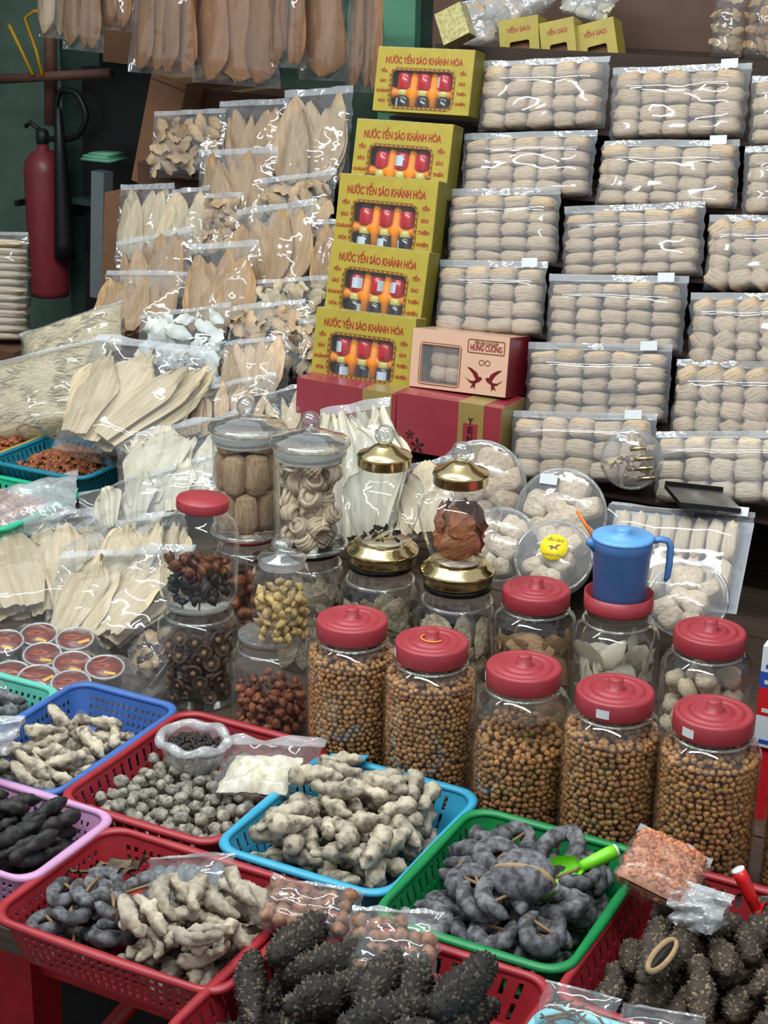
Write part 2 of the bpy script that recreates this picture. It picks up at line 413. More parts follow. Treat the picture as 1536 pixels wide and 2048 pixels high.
# ------------------------------------------------------------------ plastic bag
def bag_shape(wb, wt, h, t, seal=0.08, p=2.6, wr=0.004, seed=0, fill=1.0, nu=15, nv=19, low=0.06, sag=0.0):
    """closed pillow of film standing on z=0, its face towards -Y; returns body and seal strip"""
    h2 = h * (1 - seal); b = MB()
    def half(j):  # thickness along the height
        z = j / (nv - 1); a = min(1.0, z / low) ** 0.5 if low else 1.0
        c = min(1.0, (1 - z) / max(1e-3, (1 - fill) + 0.22)) ** 0.7
        return a * c
    pts = {}
    for sgn in (-1, 1):
        L = []
        for j in range(nv):
            z = h2 * j / (nv - 1); w = wb + (wt - wb) * (j / (nv - 1))
            for i in range(nu):
                u = -1 + 2 * i / (nu - 1)
                th = t / 2 * (max(0, 1 - abs(u) ** p)) ** 0.6 * half(j)
                n = mnoise.noise(Vector((u * 3.3 + seed * 7.7, z / max(h, .05) * 4.1, sgn * 5.0 + seed)))
                e = 0 if i in (0, nu - 1) else 1
                edge = 0.006 * mnoise.noise(Vector((seed * 2.3, j * 0.5, u * 9)))
                L.append((u * w / 2 + edge, sgn * (th + e * 0.001) + n * wr * 1.6 * e * (0.4 + half(j)), z + (n * wr if 0 < j < nv - 1 else 0) - sag * h * (1 - u * u) * (j / (nv - 1))))
        pts[sgn] = L
    b.grid(pts[-1], nu, nv); b.grid(pts[1], nu, nv, True)
    s = None
    if seal:
        s = MB(); L = []
        for j in range(3):
            z = h2 - 0.002 + (h - h2) * j / 2
            for i in range(nu):
                u = -1 + 2 * i / (nu - 1); n = mnoise.noise(Vector((u * 2.2 + seed * 7.7, 3.0, seed)))
                L.append((u * wt / 2 * (1.0), n * 0.012 * (j / 2) + mnoise.noise(Vector((u * 3.3 + seed * 7.7, 4.1, -5.0 + seed))) * 0, z - sag * h * (1 - u * u)))
        s.grid(L, nu, 3); s.grid([(x, y + 0.0008, z) for x, y, z in L], nu, 3, True)
    return b, s
def make_bag(name, label, M, wb, wt, h, t, film='film', sealmat='film_seal', group=None, cat='bag', **kw):
    b, s = bag_shape(wb, wt, h, t, **kw)
    o = thing(name, label, cat, M, group)
    obj('film', b, film, o)
    if s: obj('seal_strip', s, sealmat, o)
    return o

# ------------------------------------------------------------------ shared pieces
def leaf_mesh(L=1.0, W=0.3, curl=0.5, bend=0.15, ruffle=0.03, tip=0.7, seed=0, thick=0.012, nu=9, nv=15, rnd_bottom=False):
    """dried slice: long leaf with a curled section and ruffled rim, real thickness"""
    b = MB(); out = {}
    for sg in (-1, 1):
        P = []
        for j in range(nv):
            s = j / (nv - 1)
            w = W / 2 * (math.sin(math.pi * min(1, (s * 0.93 + 0.05)) ** tip) ** 0.75 + 0.02)
            w *= 1 + 0.2 * mnoise.noise(Vector((seed * 5.1, s * 3, 0)))
            if rnd_bottom: w = W / 2 * min(1, s / .13 + .02) ** .5 * (1 - .7 * max(0, s - .22) / .78) * (1 + .16 * mnoise.noise(Vector((seed * 5.1, s * 3, 0))))
            for i in range(nu):
                u = -1 + 2 * i / (nu - 1)
                a = u * curl * 1.5
                x = (math.sin(a) / (curl * 1.5) if curl > 0.01 else u) * w
                y = (1 - math.cos(a)) * w * 0.9
                y += bend * math.sin(math.pi * s) * L + ruffle * abs(u) * math.sin(s * 17 + seed * 2 + u * 3) * L
                y += 0.05 * mnoise.noise(Vector((u * 1.5 + seed * 3, s * 3, seed)))
                zz = s * L * (1 - 0.03 * mnoise.noise(Vector((u * 2, seed * 4.0, 1)))) + 0.04 * L * mnoise.noise(Vector((u * 2.5, seed * 3.0, s * 4)))
                P.append((x, y + sg * thick / 2 * (1 - abs(u) ** 4), zz))
        out[sg] = P
    b.grid(out[-1], nu, nv); b.grid(out[1], nu, nv, True)
    return b.mesh('leaf')
LEAVES = [leaf_mesh(1, rnd.uniform(.24, .38), rnd.uniform(.3, 1.0), rnd.uniform(-.1, .14), rnd.uniform(.01, .035), rnd.uniform(.6, 1.1), k) for k in range(10)]
WIDE = [leaf_mesh(1, rnd.uniform(.5, .7), rnd.uniform(.3, .7), rnd.uniform(-.06, .1), .02, rnd.uniform(.7, 1.0), 20 + k) for k in range(6)]
FLAKES = [leaf_mesh(1, rnd.uniform(.55, .95), rnd.uniform(.3, .9), rnd.uniform(-.3, .3), .10, rnd.uniform(.7, 1.2), 40 + k, nu=8, nv=10, thick=0.03) for k in range(8)]
TEAR = [leaf_mesh(1, rnd.uniform(.42, .52), rnd.uniform(.4, .8), .03, .014, .55, 60 + k, nu=11, nv=26, rnd_bottom=True) for k in range(4)]
def pleat_mesh(seed, folds=5, amp=.05, W=.62):
    """broad sheet folded lengthwise into a fan of pleats"""
    b = MB(); nu, nv = 31, 13; out = {}
    for sg in (-1, 1):
        P = []
        for j in range(nv):
            s = j / (nv - 1); w = W / 2 * (.45 + .62 * s) * (1 - .6 * (max(0, s - .68) / .32) ** 1.5)
            for i in range(nu):
                u = -1 + 2 * i / (nu - 1); ph = u * folds / 2 + .9 * mnoise.noise(Vector((u * 1.6, s * 1.2, seed * 3.0)))
                y = amp * (abs((ph % 1) * 2 - 1) * 2 - 1) * (.5 + .7 * s) + .05 * mnoise.noise(Vector((u * 1.3, s * 2, seed)))
                z = s * (1 - .18 * u * u * s) + (.15 * mnoise.noise(Vector((u * 3.2, seed * 5.0, 1))) * s)
                P.append((u * w, y + sg * .006, z))
        out[sg] = P
    b.grid(out[-1], nu, nv); b.grid(out[1], nu, nv, True); return b.mesh('pleat')
PLEATS = [pleat_mesh(k, rnd.uniform(1.6, 3.4), rnd.uniform(.04, .075), rnd.uniform(.45, .75)) for k in range(6)]
LUMPS = [lump(1, 12, 8, 0.16, 1.5, k, (1, rnd.uniform(.8, 1), rnd.uniform(.78, .95))).mesh('lump') for k in range(6)]
CHUNKS = [lump(1, 7, 5, 0.35, 2.2, 30 + k, (1, rnd.uniform(.6, .9), rnd.uniform(.5, .8))).mesh('chunk') for k in range(6)]
MATMESH = {}
def shared(mesh, mat):
    k = (mesh.name, mat)
    if k not in MATMESH:
        m = mesh.copy(); set_mat(m, mat); MATMESH[k] = m
    return MATMESH[k]
def nest_mesh(seed):
    """bundle of fine threads folded into a rounded block"""
    b = MB(); nu, nv = 20, 13; v = []
    for j in range(nv):
        th = math.pi * j / (nv - 1)
        for k in range(nu):
            a = 2 * math.pi * k / nu
            def se(x, e): return math.copysign(abs(x) ** e, x)
            x = se(math.cos(a), .62) * se(math.sin(th), .5); y = se(math.sin(a), .62) * se(math.sin(th), .5); z = -se(math.cos(th), .62)
            g = 1 + 0.06 * math.sin(z * 9 + seed + 2.2 * mnoise.noise(Vector((x * 1.3, y * 1.3, seed * 2.0))))
            g += 0.10 * mnoise.noise(Vector((x * 1.6 + seed * 5, y * 1.6, z * 2.5)))
            v.append((x * g * .5, y * g * .5, z * .5 * (1 + .14 * mnoise.noise(Vector((x * 1.4 + seed * 9, y, 2))))))
    b.grid([p for p in v], nu, nv)
    for j in range(nv - 1): b.f.append((j * nu + nu - 1, j * nu, (j + 1) * nu, (j + 1) * nu + nu - 1))
    return b.mesh('nest')
NESTS = [nest_mesh(k) for k in range(7)]
def coil_mesh(seed):
    b = MB(); r = random.Random(seed)
    for k in range(5):
        z = -.3 + .15 * k; rr = .5 * math.sqrt(max(.2, 1 - (z * 1.6) ** 2)) - .09; P = []
        ph = r.uniform(0, 6)
        for i in range(23):
            a = 2 * math.pi * i / 22; P.append((rr * math.cos(a), rr * math.sin(a) * r.uniform(.96, 1.04), z + .05 * math.sin(2 * a + ph)))
        b.tube(P, .11, 6)
    c = lump(.40, 12, 8, .12, 2.5, seed, (1, 1, .8)); b.add(c.v, c.f)
    return b.mesh('coil')
COILS = [coil_mesh(k) for k in range(4)]
def place(name, mesh, mat, M, label, cat, group):
    o = obj(name, shared(mesh, mat), None, None); o.matrix_world = M
    return tag(o, label, cat, group)

# ------------------------------------------------------------------ heaping without overlaps: drop chains of balls one by one
class Heap:
    def __init__(s, ground, inside): s.c = np.zeros((0, 4)); s.g = ground; s.inside = inside
    def drop(s, chain, tries, sampler, shrink=0.88, tilt=0.25):
        best = None
        for _ in range(tries):
            x, y, a = sampler(); tl = rng.uniform(-tilt, tilt)
            ca, sa = math.cos(a), math.sin(a); ct, st = math.cos(tl), math.sin(tl)
            X = chain[:, 0] * ct - chain[:, 2] * st; Z = chain[:, 0] * st + chain[:, 2] * ct; Y = chain[:, 1]
            w = np.stack([x + X * ca - Y * sa, y + X * sa + Y * ca, Z, chain[:, 3] * shrink], 1)
            if not s.inside(w): continue
            z = float((s.g + w[:, 3] - w[:, 2]).max())
            if len(s.c):
                d2 = (w[:, None, 0] - s.c[None, :, 0]) ** 2 + (w[:, None, 1] - s.c[None, :, 1]) ** 2
                rr = w[:, None, 3] + s.c[None, :, 3]; hit = d2 < rr ** 2
                if hit.any():
                    zz = s.c[None, :, 2] + np.sqrt(np.maximum(rr ** 2 - d2, 0)) - w[:, None, 2]
                    z = max(z, float(zz[hit].max()))
            if best is None or z < best[0]: best = (z, w, T(x, y, z) @ R(a, 'Z') @ R(-tl, 'Y'))
        if best is None: return None
        w = best[1].copy(); w[:, 2] += best[0]; s.c = np.vstack([s.c, w]); return best[2]
def box_inside(x0, x1, y0, y1):
    def f(w): return (w[:, 0] - w[:, 3]).min() > x0 and (w[:, 0] + w[:, 3]).max() < x1 and (w[:, 1] - w[:, 3]).min() > y0 and (w[:, 1] + w[:, 3]).max() < y1
    return f
def disc_inside(cx, cy, rad):
    def f(w): return (np.hypot(w[:, 0] - cx, w[:, 1] - cy) + w[:, 3]).max() < rad
    return f

# ------------------------------------------------------------------ baskets
def make_basket(name, label, x0, x1, y0, y1, zb, zr, mat, style='slots', group='plastic produce baskets', rad=0.035, taper=0.018, rim=0.007, M=None):
    o = thing(name, label, 'basket', M, group)
    n = 168; top = loop_points(rrect(x0, x1, y0, y1, rad), n)
    bot = loop_points(rrect(x0 + taper, x1 - taper, y0 + taper, y1 - taper, rad * 0.8), n)
    if style == 'slots': zs = [0, .12, .46, .54, .86, 1.0]; openr = {1, 3}; per = 3; gap = {1}
    else: zs = [0, .1, .21, .29, .4, .48, .59, .67, .78, .86, 1.0]; openr = {1, 3, 5, 7}; per = 2; gap = {1}
    w = MB(); v = []
    for inn in (0, 1):
        for s in zs:
            P = bot + (top - bot) * s; c = P.mean(0); d = P - c; L = np.linalg.norm(d, axis=1)[:, None]
            P = P - d / L * 0.0022 * inn
            for k in range(n): v.append((P[k, 0], P[k, 1], zb + (zr - zb) * s))
    nz = len(zs); off = nz * n; f = []
    corner = np.zeros(n, bool)
    for k in range(n):
        p = top[k]; corner[k] = (min(abs(p[0] - x0), abs(p[0] - x1)) < rad * 0.8) and (min(abs(p[1] - y0), abs(p[1] - y1)) < rad * 0.8)
    hole = lambda j, k: j in openr and (k % per) in gap and not corner[k]
    for j in range(nz - 1):
        for k in range(n):
            k2 = (k + 1) % n; a, b, c, d = j * n + k, j * n + k2, (j + 1) * n + k2, (j + 1) * n + k
            if not hole(j, k):
                f.append((a, b, c, d)); f.append((d + off, c + off, b + off, a + off))
            else:
                f += [(a, b, b + off, a + off), (c, d, d + off, c + off), (b, c, c + off, b + off), (d, a, a + off, d + off)]
    w.add(v, f); wall = obj('wall', w, mat, o, smooth=False)
    r = MB(); seg = 8; v = []; f = []
    c = top.mean(0)
    d = top - c; d = d / np.linalg.norm(d, axis=1)[:, None]
    for k in range(n):
        for i in range(seg):
            a = 2 * math.pi * i / seg
            v.append((top[k, 0] + d[k, 0] * rim * (0.4 + 1.15 * math.cos(a)), top[k, 1] + d[k, 1] * rim * (0.4 + 1.15 * math.cos(a)), zr + rim * 0.75 * math.sin(a)))
    for k in range(n):
        for i in range(seg):
            k2 = (k + 1) % n; f.append((k * seg + i, k2 * seg + i, k2 * seg + (i + 1) % seg, k * seg + (i + 1) % seg))
    r.add(v, f); obj('rim', r, mat, o)
    g = MB(); bp = [(p[0], p[1], zb) for p in bot]; g.add(bp + [(p[0], p[1], zb + 0.003) for p in bot], [tuple(range(n))[::-1], tuple(range(n, 2 * n))]); obj('base', g, mat, o, smooth=False)
    return o

# ------------------------------------------------------------------ sea cucumbers
def cuke(L, rad, bend=0.0, lumpy=0.12, seed=0, seg=14, n=24, spikes=0.0, wav=0.0, ends=0.55):
    r_ = np.random.default_rng(seed); P = []; rr = []; chain = []
    for i in range(n):
        s = i / (n - 1); a = (s - .5) * bend
        if abs(bend) > 1e-3: x = math.sin(a) * L / bend; y = (1 - math.cos(a)) * L / bend - (1 - math.cos(bend / 2)) * L / bend * .5
        else: x = (s - .5) * L; y = 0
        y += wav * L * math.sin(s * 7 + seed)
        P.append((x, y, 0.02 * L * math.sin(s * 5 + seed * 2)))
        e = max(0.06, (1 - abs(2 * s - 1) ** (3.2)) ** ends); rr.append(rad * e * (1 + 0.6 * mnoise.noise(Vector((s * 3.5, seed * 4.3, 0)))))
    jit = [[1 + lumpy * 2 * mnoise.noise(Vector((math.cos(6.283 * k / seg) * 1.6 + seed * 3, math.sin(6.283 * k / seg) * 1.6, i / n * L / rad * 0.9))) + lumpy * 1.1 * mnoise.noise(Vector((math.cos(6.283 * k / seg) * 3.6 + seed, math.sin(6.283 * k / seg) * 3.6, i / n * L / rad * 2.4))) + 0 for k in range(seg)] for i in range(n)]
    b = MB().tube(P, rr, seg, None, jit)
    if spikes:                                     # papillae all over the back
        V = np.array(b.v); Pc = np.array(P)
        for _ in range(int(560 * L / .12)):
            i = int(r_.integers(1, n - 2)); k = int(r_.integers(0, seg)); f = r_.random(2)
            a_, b_ = V[i * seg + k], V[i * seg + (k + 1) % seg]; c_, d_ = V[(i + 1) * seg + k], V[(i + 1) * seg + (k + 1) % seg]
            q = (a_ * (1 - f[0]) + b_ * f[0]) * (1 - f[1]) + (c_ * (1 - f[0]) + d_ * f[0]) * f[1]
            nrm = q - (Pc[i] * (1 - f[1]) + Pc[i + 1] * f[1]); nrm /= np.linalg.norm(nrm) + 1e-9
            t1 = np.cross(nrm, [0.3, 0.5, 0.8]); t1 /= np.linalg.norm(t1); t2 = np.cross(nrm, t1); w_ = r_.uniform(.0021, .0035); hh = spikes * r_.uniform(.6, 1.3)
            lean = r_.normal(0, .0012, 3)
            b.add([q - nrm * .0008 + (t1 * math.cos(2 * math.pi * m / 5) + t2 * math.sin(2 * math.pi * m / 5)) * w_ for m in range(5)] + [q + nrm * hh + lean], [(m, (m + 1) % 5, 5) for m in range(5)])
    for i in range(1, n - 1, max(1, n // 8)): chain.append((*P[i], rr[i]))
    return b.mesh('cuke'), np.array(chain)
def ring_cuke(Rr, rad, seed, gap=0.9):
    """body curled into a horseshoe"""
    P = []; rr = []; n = 26; chain = []
    for i in range(n):
        s = i / (n - 1); a = gap / 2 + s * (2 * math.pi - gap)
        k = 1 + .12 * mnoise.noise(Vector((seed * 3.0, s * 3, 1)))
        P.append((Rr * 1.15 * k * math.cos(a), Rr * .8 * k * math.sin(a), .1 * Rr * math.sin(2 * a + seed)))
        rr.append(rad * max(.1, (1 - abs(2 * s - 1) ** 5) ** .5) * (1 + .25 * mnoise.noise(Vector((s * 4, seed * 2.2, 3)))))
        if i % 3 == 1: chain.append((*P[-1], rr[-1]))
    jit = [[1 + .34 * mnoise.noise(Vector((math.cos(6.283 * k / 12) * 1.6 + seed * 3, math.sin(6.283 * k / 12) * 1.6, i * .45))) for k in range(12)] for i in range(n)]
    return MB().tube(P, rr, 12, None, jit).mesh('ring_cuke'), np.array(chain)
CUKE_TAN = [cuke(rnd.uniform(.062, .088), rnd.uniform(.0105, .0135), rnd.uniform(-2.0, 2.0), .19, k, wav=.04) for k in range(9)]
CUKE_PALE = [cuke(rnd.uniform(.055, .08), rnd.uniform(.0078, .0105), rnd.uniform(-1.4, 1.4), .3, 20 + k, wav=.03) for k in range(7)]
CUKE_DARK = [cuke(rnd.uniform(.06, .085), rnd.uniform(.0085, .0115), rnd.uniform(-.7, .7), .26, 40 + k) for k in range(6)]
CUKE_SPIKY = [cuke(rnd.uniform(.115, .14), rnd.uniform(.0165, .0200), rnd.uniform(-.4, .4), .10, 60 + k, seg=18, n=26, spikes=.0036, ends=.45) for k in range(5)]
CUKE_SPIKY2 = [cuke(rnd.uniform(.085, .105), rnd.uniform(.0145, .0172), rnd.uniform(-.3, .3), .10, 80 + k, seg=18, n=24, spikes=.0026, ends=.45) for k in range(5)]
RINGS = [ring_cuke(rnd.uniform(.023, .030), rnd.uniform(.0100, .0130), k, rnd.uniform(.6, 1.4)) for k in range(5)]
SMALLRINGS = [ring_cuke(rnd.uniform(.02, .024), rnd.uniform(.0085, .0105), 10 + k, rnd.uniform(.8, 1.4)) for k in range(4)]
ORD = 'first second third fourth fifth sixth seventh eighth ninth tenth eleventh twelfth thirteenth fourteenth fifteenth sixteenth seventeenth eighteenth nineteenth twentieth'.split()
def spot_labels(res, rect, label, sides=None):
    """tell look-alikes apart by where they lie in their basket"""
    if not res: return
    x0, x1, y0, y1 = rect; sd = sides or ('one side rim', 'other side rim'); zs = sorted(o.matrix_world.translation.z for o in res); zt = zs[int(len(zs) * .8)]
    for o in res:
        p_ = o.matrix_world.translation; u = (p_.x - x0) / (x1 - x0); v = (p_.y - y0) / (y1 - y0)
        a = 'front' if v < .36 else 'back' if v > .64 else 'middle'
        b = sd[0] if u < .36 else sd[1] if u > .64 else 'centre'
        tail = f', {a} {b}' if a != 'middle' or b == 'centre' else f', mid {b}'
        if p_.z >= zt: tail += ' on top'
        o['label'] = label + tail
    same = {}
    for o in res: same.setdefault(o['label'], []).append(o)
    for lb, os_ in same.items():
        if len(os_) < 2: continue
        os_.sort(key=lambda o: o.matrix_world.translation.y)
        for q, o in enumerate(os_[:len(ORD)]): o['label'] = f'{lb}, {ORD[q]} back'
def heap_of(name, variants, mat, n, rect, ground, label, cat, group, tries=10, ang=None, existing=None, tilt=.3, shrink=.86, stick=None, scale=1.0, center_bias=0.0, along=None):
    H = existing or Heap(ground, None); H.inside = box_inside(*rect); H.g = ground; res = []
    x0, x1, y0, y1 = rect; pend = []
    for k in range(n):
        mesh, chain = variants[k % len(variants)]
        def samp():
            x = rng.uniform(x0 + .02, x1 - .02); y = rng.uniform(y0 + .02, y1 - .02)
            if center_bias: x += (0.5 * (x0 + x1) - x) * center_bias * rng.random(); y += (0.5 * (y0 + y1) - y) * center_bias * rng.random()
            return x, y, (rng.uniform(0, 6.283) if ang is None else ang + rng.normal(0, .35) + (math.pi if rng.random() < .5 else 0))
        M = H.drop(chain * scale, tries, samp, shrink, tilt)
        if M is None: continue
        M = M @ S(scale)
        if stick:
            e = thing(name, label, cat, M, group); obj('body', shared(mesh, mat), None, e)
            if k % 3 != 2: obj('stick', STICK, 'stick', e, T(0, 0, .004) @ R(rng.uniform(-.6, .6) + (1.57 if k % 2 else 0), 'Z'))
            res.append(e)
        else: res.append(place(name, mesh, mat, M, label, cat, group))
    spot_labels(res, rect, label, along)
    return H, res
STICK = set_mat(MB().tube([(-.027, 0, 0), (0, .001, .001), (.027, 0, 0)], .0024, 6).mesh('stick'), 'stick')

# ================================================================== the setting
TZ = 0.40                                      # table top height
def struct(name, b, mat, smooth=False): return tag(obj(name, b, mat, smooth=smooth), kind='structure')
struct('floor', MB().box(-5, 4, -1.5, 5.2, -.05, 0), 'floor_grey')
struct('wall_back', MB().box(-5, 4, 4.75, 4.85, 0, 3.2), 'wall_green')
struct('wall_left', MB().box(-4.1, -4.0, 1.5, 4.75, 0, 3.2), 'wall_green')
# recess, post and panel of the back wall
struct('trim_1', MB().box(-2.66, -2.50, 4.55, 4.75, 0, 3.2), 'door_green')
p = atY(830, 40, 4.6); struct('trim_2', MB().box(p[0] - .10, p[0] + .02, 4.56, 4.75, 0, 3.2), 'mint_paint')
struct('trim_3', MB().box(p[0] + .02, p[0] + .09, 4.6, 4.75, 0, 3.2), 'door_green')

# table
t = thing('market_table', 'low wooden table on red steel legs carrying the whole display', 'table', T(0, 0, 0))
for k in range(6):
    y0 = 1.435 + k * .36
    obj('plank', MB().box(-2.1, 1.35, y0, y0 + .355, TZ - .035, TZ), 'wood_board', t, smooth=False)
for x, y in ((-.40, 1.5), (1.2, 1.5), (-2.0, 1.5), (-.40, 3.4), (1.2, 3.4), (-2.0, 3.4)):
    obj('leg', MB().box(x - .03, x + .03, y - .03, y + .03, 0, TZ - .035), 'red_steel', t, smooth=False)
obj('rail', MB().box(-2.0, 1.2, 1.49, 1.52, TZ - .10, TZ - .036), 'red_steel', t, smooth=False)
obj('brace', MB().tube([(-.40, 1.52, .06), (-.30, 2.3, .3)], .014, 8), 'red_steel', t)

# stepped stand behind (mostly covered)
st = thing('display_stand', 'brown stepped display stand hidden behind the packed bags', 'stand', T(0, 0, 0))
ROWY = [3.27, 3.20, 3.13, 3.05, 2.98, 2.88]     # depth of the six rows of packs, top row first
ROWZ = [1.262, 1.135, 1.005, .87, .735, .615]
for k, (Yk, Zk) in enumerate(zip(ROWY, ROWZ)):
    obj('step', MB().box(-.80, 1.0, Yk + .055, 3.55, Zk - .012, Zk - .004), 'dark_board', st, smooth=False)
obj('board', MB().box(-.80, 1.0, 3.55, 3.57, TZ, 1.40), 'dark_board', st, smooth=False)
sl = thing('display_stand', 'dark stepped stand carrying the bags of dried fish maw', 'stand', T(0, 0, 0))
LY = [3.76, 3.62, 3.50, 3.38, 3.24, 3.10]; LZ = [1.015, .90, .835, .75, .70, .64]
LX = [-1.70, -1.46, -1.60, -1.48, -1.46, -1.30]
for Yk, Zk, Xk in zip(LY, LZ, LX):
    obj('step', MB().box(Xk, -.80, Yk + .03, 3.95, Zk - .02, Zk - .004), 'dark_board', sl, smooth=False)
obj('board', MB().box(-1.60, -.80, 3.95, 3.97, TZ, 1.02), 'dark_board', sl, smooth=False)
pl = thing('low_platform', 'low wooden platform under the pale bags beside the glass jars', 'platform', T(0, 0, 0))
for k in range(4): obj('plank', MB().box(-1.95, -.10, 2.52 + k * .125, 2.64 + k * .125, .47, .488), 'wood_board', pl, smooth=False)
for x in (-1.9, -1.3, -.75, -.2): obj('leg', MB().box(x - .02, x + .02, 2.55, 2.99, TZ, .47), 'wood_board', pl, smooth=False)

# ================================================================== packs of nests on the rack
ROWNAME = ['top row', 'second row down', 'third row down', 'fourth row down', 'fifth row down', 'lowest row']
def nest_pack(bl, br, tl, tr, Y, cols, rows, label, where, sticker=True, mat='nest', lean=.045, t=.075, loose=False, stick_x=.86, top=.86):
    M, wb, wt, h = frame(bl, br, tl, tr, Y, Y + lean)
    h = max(h, .14)
    b = make_bag('nest_pack', label, M @ T(0, .04, 0), wb, wt, h, t, 'film_rack', 'film_seal', 'clear packs of pale nests stacked on the rack', 'bag', seal=.09, p=7, wr=.0025, seed=rnd.uniform(0, 50), low=.03, fill=.98)
    if sticker:
        obj('price_label', MB().box(-.017, .017, -.0015, 0, -.009, .009), 'paper_label', b, T(wt * (stick_x - .5), -.017, h * .955) @ R(-.02, 'Y'), smooth=False)
    cw = wb * .93 / cols; ch = h * top / rows
    for i in range(cols):
        off = rnd.uniform(-.25, .25)
        for j in range(rows):
            x = -wb * .465 + cw * (i + .5) + rnd.uniform(-.03, .03) * cw; z = ch * (j + .5) + .003
            if not loose: z += off * ch * .6 * (j / rows)
            s = (cw * rnd.uniform(.94, 1.08), t * .72 * rnd.uniform(.8, 1), ch * rnd.uniform(.9, 1.15))
            if loose:
                k = min(cw, ch) * rnd.uniform(1.05, 1.35); s = (k * 1.2, t * .75, k)
            z = max(z, s[2] * .5 + .002); z = min(z, h * .9 - s[2] * .5)
            Q = M @ T(x, .04 + rnd.uniform(-.004, .004), z) @ R(rnd.uniform(-.14, .14) if not loose else rnd.uniform(-.7, .7), 'Y') @ R(rnd.choice((0, math.pi)), 'Z') @ S(*s)
            place('dried_nest', NESTS[rnd.randrange(7)], mat, Q, f'nest {ORD[j]} up {ORD[i]} across in {where}', 'nest', 'nests in ' + where)
    return b
PACKS = [
 # bl, br, tl, tr, row, cols, rows
 ((945, 246), (1195, 258), (955, 96), (1206, 114), 0, 5, 4, 'the top pack beside the topmost yellow box', 0),
 ((1208, 262), (1478, 276), (1216, 110), (1493, 127), 0, 5, 4, 'the top pack below the brown board', 1),
 ((1488, 276), (1740, 290), (1497, 126), (1752, 140), 0, 5, 4, 'the top pack cut by the picture edge', 1),
 ((908, 378), (1168, 396), (916, 246), (1182, 262), 1, 5, 4, 'the second-row pack beside the second yellow box', 0),
 ((1176, 400), (1462, 416), (1196, 263), (1470, 280), 1, 5, 4, 'the second-row pack in the middle of the rack', 1),
 ((1474, 414), (1730, 430), (1482, 274), (1745, 290), 1, 5, 4, 'the second-row pack cut by the picture edge', 0),
 ((880, 520), (1100, 534), (890, 358), (1108, 378), 2, 4, 5, 'the third-row pack beside the middle yellow box', 0),
 ((1112, 540), (1392, 562), (1118, 386), (1398, 412), 2, 5, 5, 'the third-row pack in the middle of the rack', 0),
 ((1396, 568), (1640, 586), (1410, 412), (1650, 428), 2, 5, 4, 'the third-row pack of round loose nests', 0),
 ((856, 655), (1070, 678), (866, 502), (1082, 526), 3, 4, 4, 'the fourth-row pack above the salmon box', 1),
 ((1078, 690), (1350, 712), (1086, 530), (1366, 556), 3, 5, 5, 'the fourth-row pack in the middle of the rack', 1),
 ((1362, 722), (1610, 742), (1372, 568), (1620, 588), 3, 5, 4, 'the fourth-row pack of tumbled nests', 0),
 ((1036, 826), (1322, 852), (1044, 662), (1332, 700), 4, 5, 5, 'the fifth-row pack beside the salmon box', 1),
 ((1328, 868), (1580, 884), (1342, 706), (1590, 726), 4, 5, 4, 'the fifth-row pack over the big loose nests', 0),
 ((1004, 946), (1290, 976), (1012, 812), (1300, 846), 5, 5, 3, 'the lowest pack beside the red boxes', 1),
 ((1296, 990), (1580, 1020), (1300, 850), (1585, 880), 5, 5, 3, 'the lowest pack of big half-round nests', 0),
]
for bl, br, tl, tr, row, cols, rows, where, stk in PACKS:
    loose = 'loose nests' in where or 'tumbled' in where
    nest_pack(bl, br, tl, tr, ROWY[row], cols, rows, 'clear plastic pack of nests, ' + where.replace('the ', '', 1), where, bool(stk), 'nest_white' if 'half-round' in where else 'nest', loose=loose)

# ================================================================== boxes
def box_body(b, w, d, h, win=None, r=.012, th=.0015):
    """carton; an opening with rounded corners in its face (-Y)"""
    b.add([(-w/2, 0, 0), (w/2, 0, 0), (w/2, d, 0), (-w/2, d, 0), (-w/2, 0, h), (w/2, 0, h), (w/2, d, h), (-w/2, d, h)],
          [(0, 3, 2, 1), (4, 5, 6, 7), (2, 3, 7, 6), (0, 4, 7, 3), (1, 2, 6, 5)])
    if win is None: b.add([(-w/2, 0, 0), (w/2, 0, 0), (w/2, 0, h), (-w/2, 0, h)], [(0, 1, 2, 3)]); return
    x0, x1, z0, z1 = win; k = 6; inner = rrect(x0, x1, z0, z1, r, k); n = len(inner)
    outer = []
    for i in range(n):
        q = i // (k + 1); c = ((w/2, h), (-w/2, h), (-w/2, 0), (w/2, 0))[q]; outer.append(c)
    v = [(x, 0, z) for x, z in inner] + [(x, 0, z) for x, z in outer] + [(x, th * 4, z) for x, z in inner]
    f = []
    for i in range(n):
        j = (i + 1) % n
        if outer[i] == outer[j]: f.append((j, i, n + i))
        else: f.append((j, i, n + i, n + j))
        f.append((i, j, 2 * n + j, 2 * n + i))
    b.add(v, f)
def outline(x0, x1, z0, z1, r, wd, y=-.0006, k=6):
    a = rrect(x0, x1, z0, z1, r, k); c = rrect(x0 - wd, x1 + wd, z0 - wd, z1 + wd, r + wd, k); n = len(a)
    return MB().add([(x, y, z) for x, z in a] + [(x, y, z) for x, z in c], [((i + 1) % n, i, n + i, n + (i + 1) % n) for i in range(n)])
